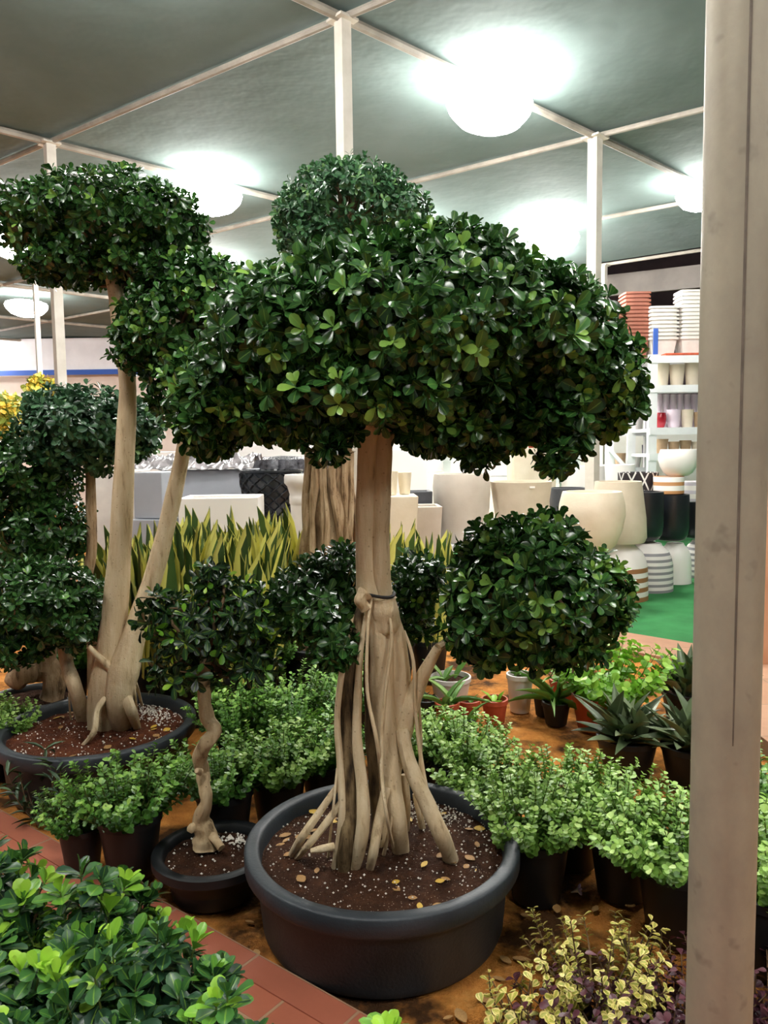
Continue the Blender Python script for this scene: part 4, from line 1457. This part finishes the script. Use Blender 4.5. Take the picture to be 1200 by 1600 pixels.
shop_pot('stone_pot', 'dark charcoal pot between the tagged pot and the rippled bowl', 'pot', 858, 916, 762, 9.0, .015, kind='flare', mk='dark_grey', grp=PT)
shop_pot('stone_pot', 'overexposed white pot behind the charcoal pot', 'pot', 878, 945, 728, 9.7, .015, kind='drum', mk='white', grp=PT)
shop_pot('stone_pot', 'overexposed white pot behind the tall beige vase', 'pot', 930, 992, 726, 10.3, .015, kind='drum', mk='white', grp=PT)
BK = 'black cylinder pots on upturned striped pots'
US = 'upturned white pots on the turf'
for x0, x1, yt, yb, Y, lab in ((972, 1036, 768, 846, 8.6, 'black cylinder pot right of the tall beige vase'), (1022, 1076, 772, 846, 8.95, 'black cylinder pot under the tan striped pot'), (1066, 1112, 784, 842, 9.35, 'black cylinder pot mostly hidden by the grey pole')):
    shop_pot('black_pot', lab, 'pot', x0, x1, yt, Y, ybot=yb, kind='cyl', mk='black', grp=BK)
for x0, x1, yt, yb, Y, mk, lab in ((975, 1051, 848, 944, 8.56, 'str_grey', 'upturned white pot with many grey stripes on the turf'), (1030, 1080, 848, 926, 8.98, 'white', 'plain upturned white pot on the turf'),
                                   (1070, 1120, 844, 912, 9.38, 'str_grey', 'upturned grey-striped pot half behind the grey pole'), (922, 1012, 848, 966, 8.1, 'str_brown', 'upturned pot with brown stripes peeking from behind the right leaf ball'), (880, 970, 862, 960, 7.5, 'white', 'plain upturned pot under the rippled cream bowl')):
    shop_pot('striped_pot' if mk != 'white' else 'white_pot', lab, 'pot', x0, x1, yt, Y, z0=.015, kind='invert', mk=mk, grp=US)
shop_pot('patterned_pot', 'pot with black and white diamonds behind the black cylinders', 'pot', 966, 1028, 738, 9.3, .015, kind='flare', mk='diamond', grp=PT)
s1 = shop_pot('striped_pot', 'white pot with tan stripes standing in the black cylinder', 'pot', 1022, 1068, 744, 8.95, at(1049, 772, Y=8.95)[2] + .004, kind='straight', mk='str_tan', grp=PT)
shop_pot('striped_pot', 'white pot with pale stripes beside the tan striped one', 'pot', 1066, 1108, 752, 9.35, at(1089, 784, Y=9.35)[2] + .004, kind='straight', mk='str_pale', grp=PT)
shop_pot('white_pot', 'round white pot resting on the tan and pale striped pots', 'pot', 1030, 1090, 702, 8.95, at(1045, 744, Y=8.95)[2] + .004, kind='egg', mk='white', grp=PT)

# middle, just right of the pale double stem
mbx = 'square planters behind the double stem'
shop_box('square_planter', 'cream tapered planter right of the double stem with amber pots on it', 'planter', 596, 652, 776, 6.9, 0, .45, 'cream', .05, .6, mbx, hollow=False)
shop_box('square_planter', 'grey tapered planter beside the cream one', 'planter', 640, 690, 792, 7.42, 0, .42, 'grey_conc', .05, .6, mbx)
shop_box('square_planter', 'dark planter behind the grey tapered one', 'planter', 634, 675, 768, 7.92, 0, .3, 'dark_grey', .05, .8, mbx)
AM = 'small amber-lined pots on the cream planter'
ztop = at(624, 776, Y=6.9)[2] + .004
for k, (x0, x1, yt) in enumerate(((600, 622, 736), (621, 643, 738))):
    shop_pot('small_pot', ('left', 'right')[k] + ' amber-tinted pot standing on the cream planter', 'pot', x0, x1, yt, 7.1 + .1 * k, ztop, kind='flare', mk='cream', grp=AM)
shop_box('white_planter', 'overexposed white planter stack right of the double stem', 'planter', 604, 668, 702, 9.0, .0, .6, 'white', 0, .9, mbx)
shop_pot('white_pot', 'white round pot behind the dark planter', 'pot', 640, 692, 735, 10.2, 0, kind='drum', mk='white', grp=PT)

# left of the braided trunk
shop_pot('urn', 'white urn with a rolled rim left of the braided trunk', 'urn', 444, 536, 741, 6.6, 0, kind='urn', mk='white_pl')


def latt(r, a, z):
    u = (a * 14 / (2 * math.pi)); v = z / .105
    d = max(abs(((u + v) % 1) - .5), abs(((u - v) % 1) - .5))
    return r + (.02 if d > .42 else 0)


top = at(424, 734, Y=7.4)
R = 47 * dep(top) / F_PX
z0 = at(437, 820, Y=7.05)[2] + .004
H = top[2] - z0
prof = [(.001, 0), (R * .45, 0), (R * .5, H * .02)] + [(R * (.5 + .5 * math.sin(min(1, f * 1.15) * math.pi / 2) ** .9), H * f) for f in np.linspace(.04, .95, 84)] + [(R * 1.02, H * .96), (R * 1.02, H), (R * .95, H), (R * .9, H * .9), (.001, H * .6)]
mb = MB()
mb.lathe((top[0], top[1], z0), prof, 224, lambda r, a, z: latt(r, a, z) if .04 * H < z < .95 * H else (r + .006 if r > .05 else r))
tag(mb.build('diamond_pot', M['black'], origin=(top[0], top[1], z0)), 'big black pot with a raised diamond lattice above the snake plants', 'pot')
mb = MB()
shop_box('plinth', 'white plinth under the black diamond pot', 'plinth', 404, 470, 820, 7.05, 0, .72, 'white', 0, 1, None, hollow=False)
wc = at(440, 712, Y=8.9)
mb.lathe((wc[0], wc[1], 0), [(.001, 0), (.3, 0), (.34, wc[2] - .12), (.32, wc[2] - .04), (.2, wc[2] - .01), (.001, wc[2])], 40, lambda r, a, z: r * (1 + .05 * math.sin(a * 9 + z * 21) + .03 * math.sin(a * 17)))
tag(mb.build('wrapped_pot', M['wrap_dark'], origin=(wc[0], wc[1], 0)), 'dark pot bundled in crinkled plastic behind the black diamond pot', 'pot')
LP = 'planter boxes behind the left trees'
shop_box('planter_box', 'grey planter box between the two pale stems', 'planter', 212, 262, 738, 6.6, at(237, 812, Y=6.55)[2] + .004, .36, 'grey_box', -.25, 1, LP, hollow=False)
shop_box('planter_box', 'lower grey planter box carrying the one between the two pale stems', 'planter', 206, 268, 812, 6.55, 0, .42, 'grey_box', -.25, 1, LP, hollow=False)
shop_box('planter_box', 'large grey trough under plastic sheeting right of the leaning stem', 'planter', 255, 390, 735, 7.85, 0, .6, 'grey_box', -.05, 1, LP, hollow=False)
shop_box('planter_box', 'long low white trough in front of the grey trough', 'planter', 276, 400, 778, 6.5, 0, .5, 'white', .05, 1, LP)
shop_box('planter_box', 'pinkish white planter box left of the pale stem', 'planter', 140, 208, 736, 6.9, 0, .5, 'white_pl', 0, 1, LP)
shop_box('planter_box', 'slim dark planter box beside the grey box', 'planter', 196, 216, 762, 7.55, 0, .4, 'dark_grey', 0, 1, LP)
# crinkled sheet lying on the grey troughs
sc0 = at(205, 712, Y=7.8); sc1 = at(395, 712, Y=7.8); zt = at(325, 735, Y=7.85)[2]
mb = MB(); n1, n2 = 70, 18; vs = []
for j in range(n2 + 1):
    for i in range(n1 + 1):
        fx, fy = i / n1, j / n2
        fold = .035 * math.sin(fx * 31 + 3 * math.sin(fy * 7 + fx * 5)) + .02 * math.sin(fx * 67 - fy * 11) + .012 * math.sin(fy * 23 + fx * 15)
        z = zt + .02 + min(1, fy * 3) * (.1 + fold) + .012 * math.sin(fx * 40)
        vs.append((sc0[0] + (sc1[0] - sc0[0]) * fx, 7.75 + .7 * fy, z))
nv = len(vs)
vs += [(x, y, z - .006) for x, y, z in vs]
fs = []
for j in range(n2):
    for i in range(n1):
        a = j * (n1 + 1) + i
        fs.append((a, a + 1, a + n1 + 2, a + n1 + 1)); fs.append((nv + a + n1 + 1, nv + a + n1 + 2, nv + a + 1, nv + a))
mb.add(vs, fs)
tag(mb.build('plastic_sheet', M['wrap'], origin=(float((sc0[0] + sc1[0]) / 2), 7.7, zt)), 'crinkled clear plastic sheet over the grey trough', 'sheet')
WB = 'white crates behind the black diamond pot'
shop_box('white_planter', 'bright white planter above the black diamond pot', 'planter', 370, 480, 694, 9.5, 0, .7, 'white', 0, 1, WB)
shop_box('white_planter', 'bright white planter behind the plastic sheet', 'planter', 225, 372, 705, 9.8, 0, .7, 'white', 0, 1, WB)

# ---------------------------------------------------------------- white steel racks
def rack(lab, x0, x1, Y, depth, levels, ztop, brace=None, name='shelf_rack'):
    p0, p1 = at(x0, 700, Y=Y), at(x1, 700, Y=Y)
    c = ((p0[0] + p1[0]) / 2, Y + depth / 2, 0)
    t = thing(name, lab, 'rack', c, 'white steel racks')
    for x in (p0[0], p1[0]):
        for y in (Y, Y + depth):
            mb = MB(); mb.box((x, y, ztop / 2), (.13, .08, ztop)); mb.build('upright', M['white_paint'], t, smooth=False)
    for z in levels:
        mb = MB(); mb.box((c[0], c[1], z - .035), (p1[0] - p0[0], depth, .05)); mb.box((c[0], Y - .03, z - .055), (p1[0] - p0[0] + .1, .05, .11))
        mb.build('shelf', M['white_paint'], t, smooth=False)
    if brace:
        mb = MB(); mb.bar((p0[0], Y - .05, brace[0]), (p0[0] + brace[2], Y - .05, brace[1]), .06); mb.build('brace', M['white_paint'], t, smooth=False)
    return t, p0[0], p1[0]


RY = 12.0
zz1 = at(1050, 602, Y=RY)[2]; zz2 = at(1050, 668, Y=RY)[2]; zz3 = at(1050, 708, Y=RY)[2]; zz0 = at(1050, 556, Y=RY)[2]
rack('tall white rack with an upright beside the red pot', 1018, 1250, RY, 1.0, [zz3 - .5, zz3, zz2, zz1, zz0], zz0 + .02)
rack('white rack with a slanted brace left of the tall rack', 952, 1012, RY + 1.1, .9, [zz3 - .25, zz2, zz1, zz0], zz0, (zz3 + .05, zz3 - .35, .36))
rack('low white rack with a brace behind the large grey cylinder pot', 698, 900, RY + .5, .9, [zz3 - .35, zz3 + .02, zz3 + .5], zz3 + .6, (zz3 + .1, zz3 - .5, -.3))

# nested square pots stacked on the rack tops
def square_pot_mesh(W, H, mk):
    mb = MB()
    mb.lathe((0, 0, 0), [(.001, 0), (W * .36, 0), (W * .45, H - .034), (W * .5, H - .03), (W * .5, H), (W * .45, H), (W * .35, .02), (.001, .02)], 24, sq=10)
    return mb.build('square_pot', M[mk], origin=(0, 0, 0))


def stack(xc, yb, yt, wpx, Y, mk, lab, grp, dz=.045, base=None):
    b = at(xc, yb, Y=Y)
    z0 = b[2] if base is None else base
    z1 = at(xc, yt, Y=Y)[2]
    W = wpx * dep(b) / F_PX * .93
    H = .3
    n = max(1, int((z1 - z0 - H) / dz) + 1)
    o = square_pot_mesh(W, H, mk)
    o.location = (b[0], b[1], z0); tag(o, lab, 'pot', grp)
    for k in range(1, n):
        c = o.copy(); COL.objects.link(c)
        c.location = (b[0] + RND.uniform(-.006, .006), b[1], z0 + k * dz)


ZT = zz0
ST = [(950, 463 + 18, 42, RY + .35, 'terra_stack', 'terracotta square pot nested in the lower stack at the left of the rack top'),
      (990, 458, 44, RY + .4, 'terra_stack', 'terracotta square pot nested in the tallest terracotta stack on the rack top'),
      (1030, 482, 50, RY + .35, 'white_pl', 'white square pot nested in the shorter white stack on the rack top'),
      (1075, 456, 42, RY + .3, 'white_pl', 'white square pot nested in the tall white stack with saw-toothed rims'),
      (1100, 470, 30, RY + .6, 'terra_stack', 'terracotta square pot nested in the stack beside the tall white stack')]
for x, yt, wpx, Y, mk, lab in ST:
    stack(x, 560, yt, wpx, Y, mk, lab, lab.replace(' square pot nested', ' pots'), base=ZT, dz=.06)
shop_box('label_strip', 'blue label strip on the shorter white stack', 'label', 1021, 1029, 513, RY + .06, ZT + .02, .015, 'blue', 0, 1, None, hollow=False)
shop_box('orange_tray', 'flat orange tray under the tall white stack', 'tray', 1040, 1130, 551, RY - .05, ZT + .002, .2, 'terra', 0, 1, None, hollow=False)
# rows on the shelves
ROW = [
    (zz1, [(1024, 1046, 568, 'cream'), (1046, 1070, 570, 'cream'), (1070, 1094, 566, 'cream'), (985, 1008, 584, 'cream'), (962, 985, 585, 'tan')], 'cream pots on the second shelf'),
    (zz2, [(1022, 1041, 645, 'red'), (1042, 1064, 640, 'lilac'), (1064, 1084, 640, 'cream'), (1084, 1100, 644, 'tan'), (985, 1006, 642, 'white'), (964, 985, 644, 'cream')], 'pots on the third shelf'),
    (zz3, [(1024, 1044, 686, 'tan'), (1044, 1062, 690, 'tan'), (1062, 1080, 688, 'tan'), (1080, 1098, 690, 'cream')], 'clay pots on the fourth shelf'),
    (zz3 - .25, [(960, 978, 708, 'tan'), (984, 1002, 714, 'white'), (1003, 1016, 695, 'navy')], 'pots on the low shelf'),
]
WHERE = {'red': 'red round pot beside the white upright', 'navy': 'navy blue pot beside the white upright on the low shelf'}
for z, items, grp in ROW:
    for k, (x0, x1, yt, mk) in enumerate(items):
        ords = ('first', 'second', 'third', 'fourth', 'fifth', 'sixth')[k]
        lab = WHERE.get(mk) or f'{ {"cream": "cream", "lilac": "lilac", "tan": "tan clay", "white": "white"}[mk] } pot among the {grp}, between x'.split(', between')[0]
        side = 'right of' if x0 > 1018 else 'left of'
        if mk not in WHERE:
            lab = f'{lab}, {("nearest", "second", "third", "fourth")[min(3, (k if x0 > 1018 else k - sum(1 for q in items if q[0] > 1018)))]} {side} the upright'
        shop_pot('shelf_pot', lab, 'pot', x0, x1, yt, RY + (.35 if x0 > 1018 else 1.5), z - .006, kind='egg' if mk == 'red' else 'flare', mk=mk, grp=grp, seg=28)
for k in range(7):
    x0 = 1024 + k * 11
    shop_pot('lilac_pot', 'slim lilac pot in the ribbed row above the red pot', 'pot', x0, x0 + 11, 616, RY + .7, zz2 - .008, kind='flare', mk='lilac', grp='slim lilac pots in a row', seg=20)
ROW2 = [(712, 'green_pl', 'green tub on the low rack behind the grey cylinder pot'), (690, 'cream', 'pale yellow tub at the left end of the low rack'), (735, 'white', 'white tub on the low rack right of the green one'), (770, 'tan', 'clay pot on the low rack above the tagged pot'), (800, 'white', 'white pot on the low rack over the square blush pot'), (835, 'terra', 'terracotta pot on the low rack seen through drooping shoots')]
for x, mk, lab in ROW2:
    shop_pot('shelf_pot', lab, 'pot', x - 11, x + 11, 686, RY + .9, zz3 + .012, kind='flare', mk=mk, grp='tubs on the low rack', seg=24)

# ---------------------------------------------------------------- yellow flowering plants far left
for x, y, r, lab in ((8, 650, 30, 'yellow flowering bush at the left edge under the blue stripe'), (66, 612, 22, 'yellow-green bush before the white fascia'), (300, 605, 30, 'yellow flowers glimpsed right of the pale stem')):
    c, R = blob(x, y, r, r * 1.1, (11.5 if x < 50 else 14.5), .3)
    t = thing('flowering_bush', lab, 'bush', (c[0], c[1], 0), 'yellow bushes by the far wall')
    mb = MB(); mb.tube([(c[0], c[1], 0), (c[0] + .02, c[1], 1.0), (c[0], c[1], c[2])], [.04, .035, .02], 8, 3); mb.build('stem', M['twig'], t)
    mb = MB(); crown(mb, [(c, R)], 150, .12, per=6, t0=.25, flush=.3, tmpl=T_OBOV_LO); mb.build('foliage', M['yellow_fl'], t)

# ================================================================== LITTER
def scatter(c, r, z, n, grp, lab_y, lab_t, s=(.024, .046)):
    for k in range(n):
        a = RND.uniform(0, 6.28); q = r * math.sqrt(RND.uniform(.15, .95))
        mk = 'leaf_yellow' if RND.random() < .3 else 'leaf_tan'
        x, y = c[0] + q * math.cos(a), c[1] + q * math.sin(a)
        zz = z + .02 * (1 - (q / r) ** 2) + .006
        fallen((x, y, zz), RND.uniform(*s), RND.uniform(0, 6.28), mk, lab_y if mk == 'leaf_yellow' else lab_t, grp)


scatter(MT, .4, SOIL, 34, 'fallen leaves in the centre tub', 'small yellow fallen leaf on the soil of the centre tub', 'small tan dry leaf on the soil of the centre tub')
scatter(LT, .4, SOIL, 22, 'fallen leaves in the left tub', 'small yellow fallen leaf on the soil of the left tub', 'small tan dry leaf on the soil of the left tub', (.028, .055))
for x, y in ((850, 1405), (870, 1420), (905, 1440), (960, 1460), (820, 1430), (790, 1500), (780, 1530), (700, 1590), (720, 1588), (815, 1500), (870, 1480), (985, 1415), (1020, 1430), (840, 1470), (930, 1420), (880, 1355), (905, 1330), (330, 1420), (390, 1440), (400, 1490), (760, 1560), (1000, 1480), (950, 1500)):
    p = at(x, y, Z=.008)
    fallen(p, RND.uniform(.03, .06), RND.uniform(0, 6.28), 'leaf_tan', 'dry tan leaf lying on the orange sand', 'dry leaves on the sand')
p = at(892, 1396, Z=.012)
t = thing('fallen_flower', 'tiny violet flower fallen on the sand before the right pots', 'flower', p)
mb = MB(); mb.tube([(0, 0, .004), (.012, -.004, .01), (.026, -.006, .016)], [.0015, .004, .009], 8, 3); o = mb.build('tube', M['white_pl'], origin=(0, 0, 0)); o.parent = t
for k in range(5):
    a = k * 1.257
    mb = MB(); d = np.array([.4, math.cos(a), math.sin(a)]); b = np.array([.026, -.006, .018])
    mb.tube([b, b + d * .012, b + d * .02], [.003, .0065, .002], 6, 2); o = mb.build('petal', M['petal'], origin=(0, 0, 0)); o.parent = t
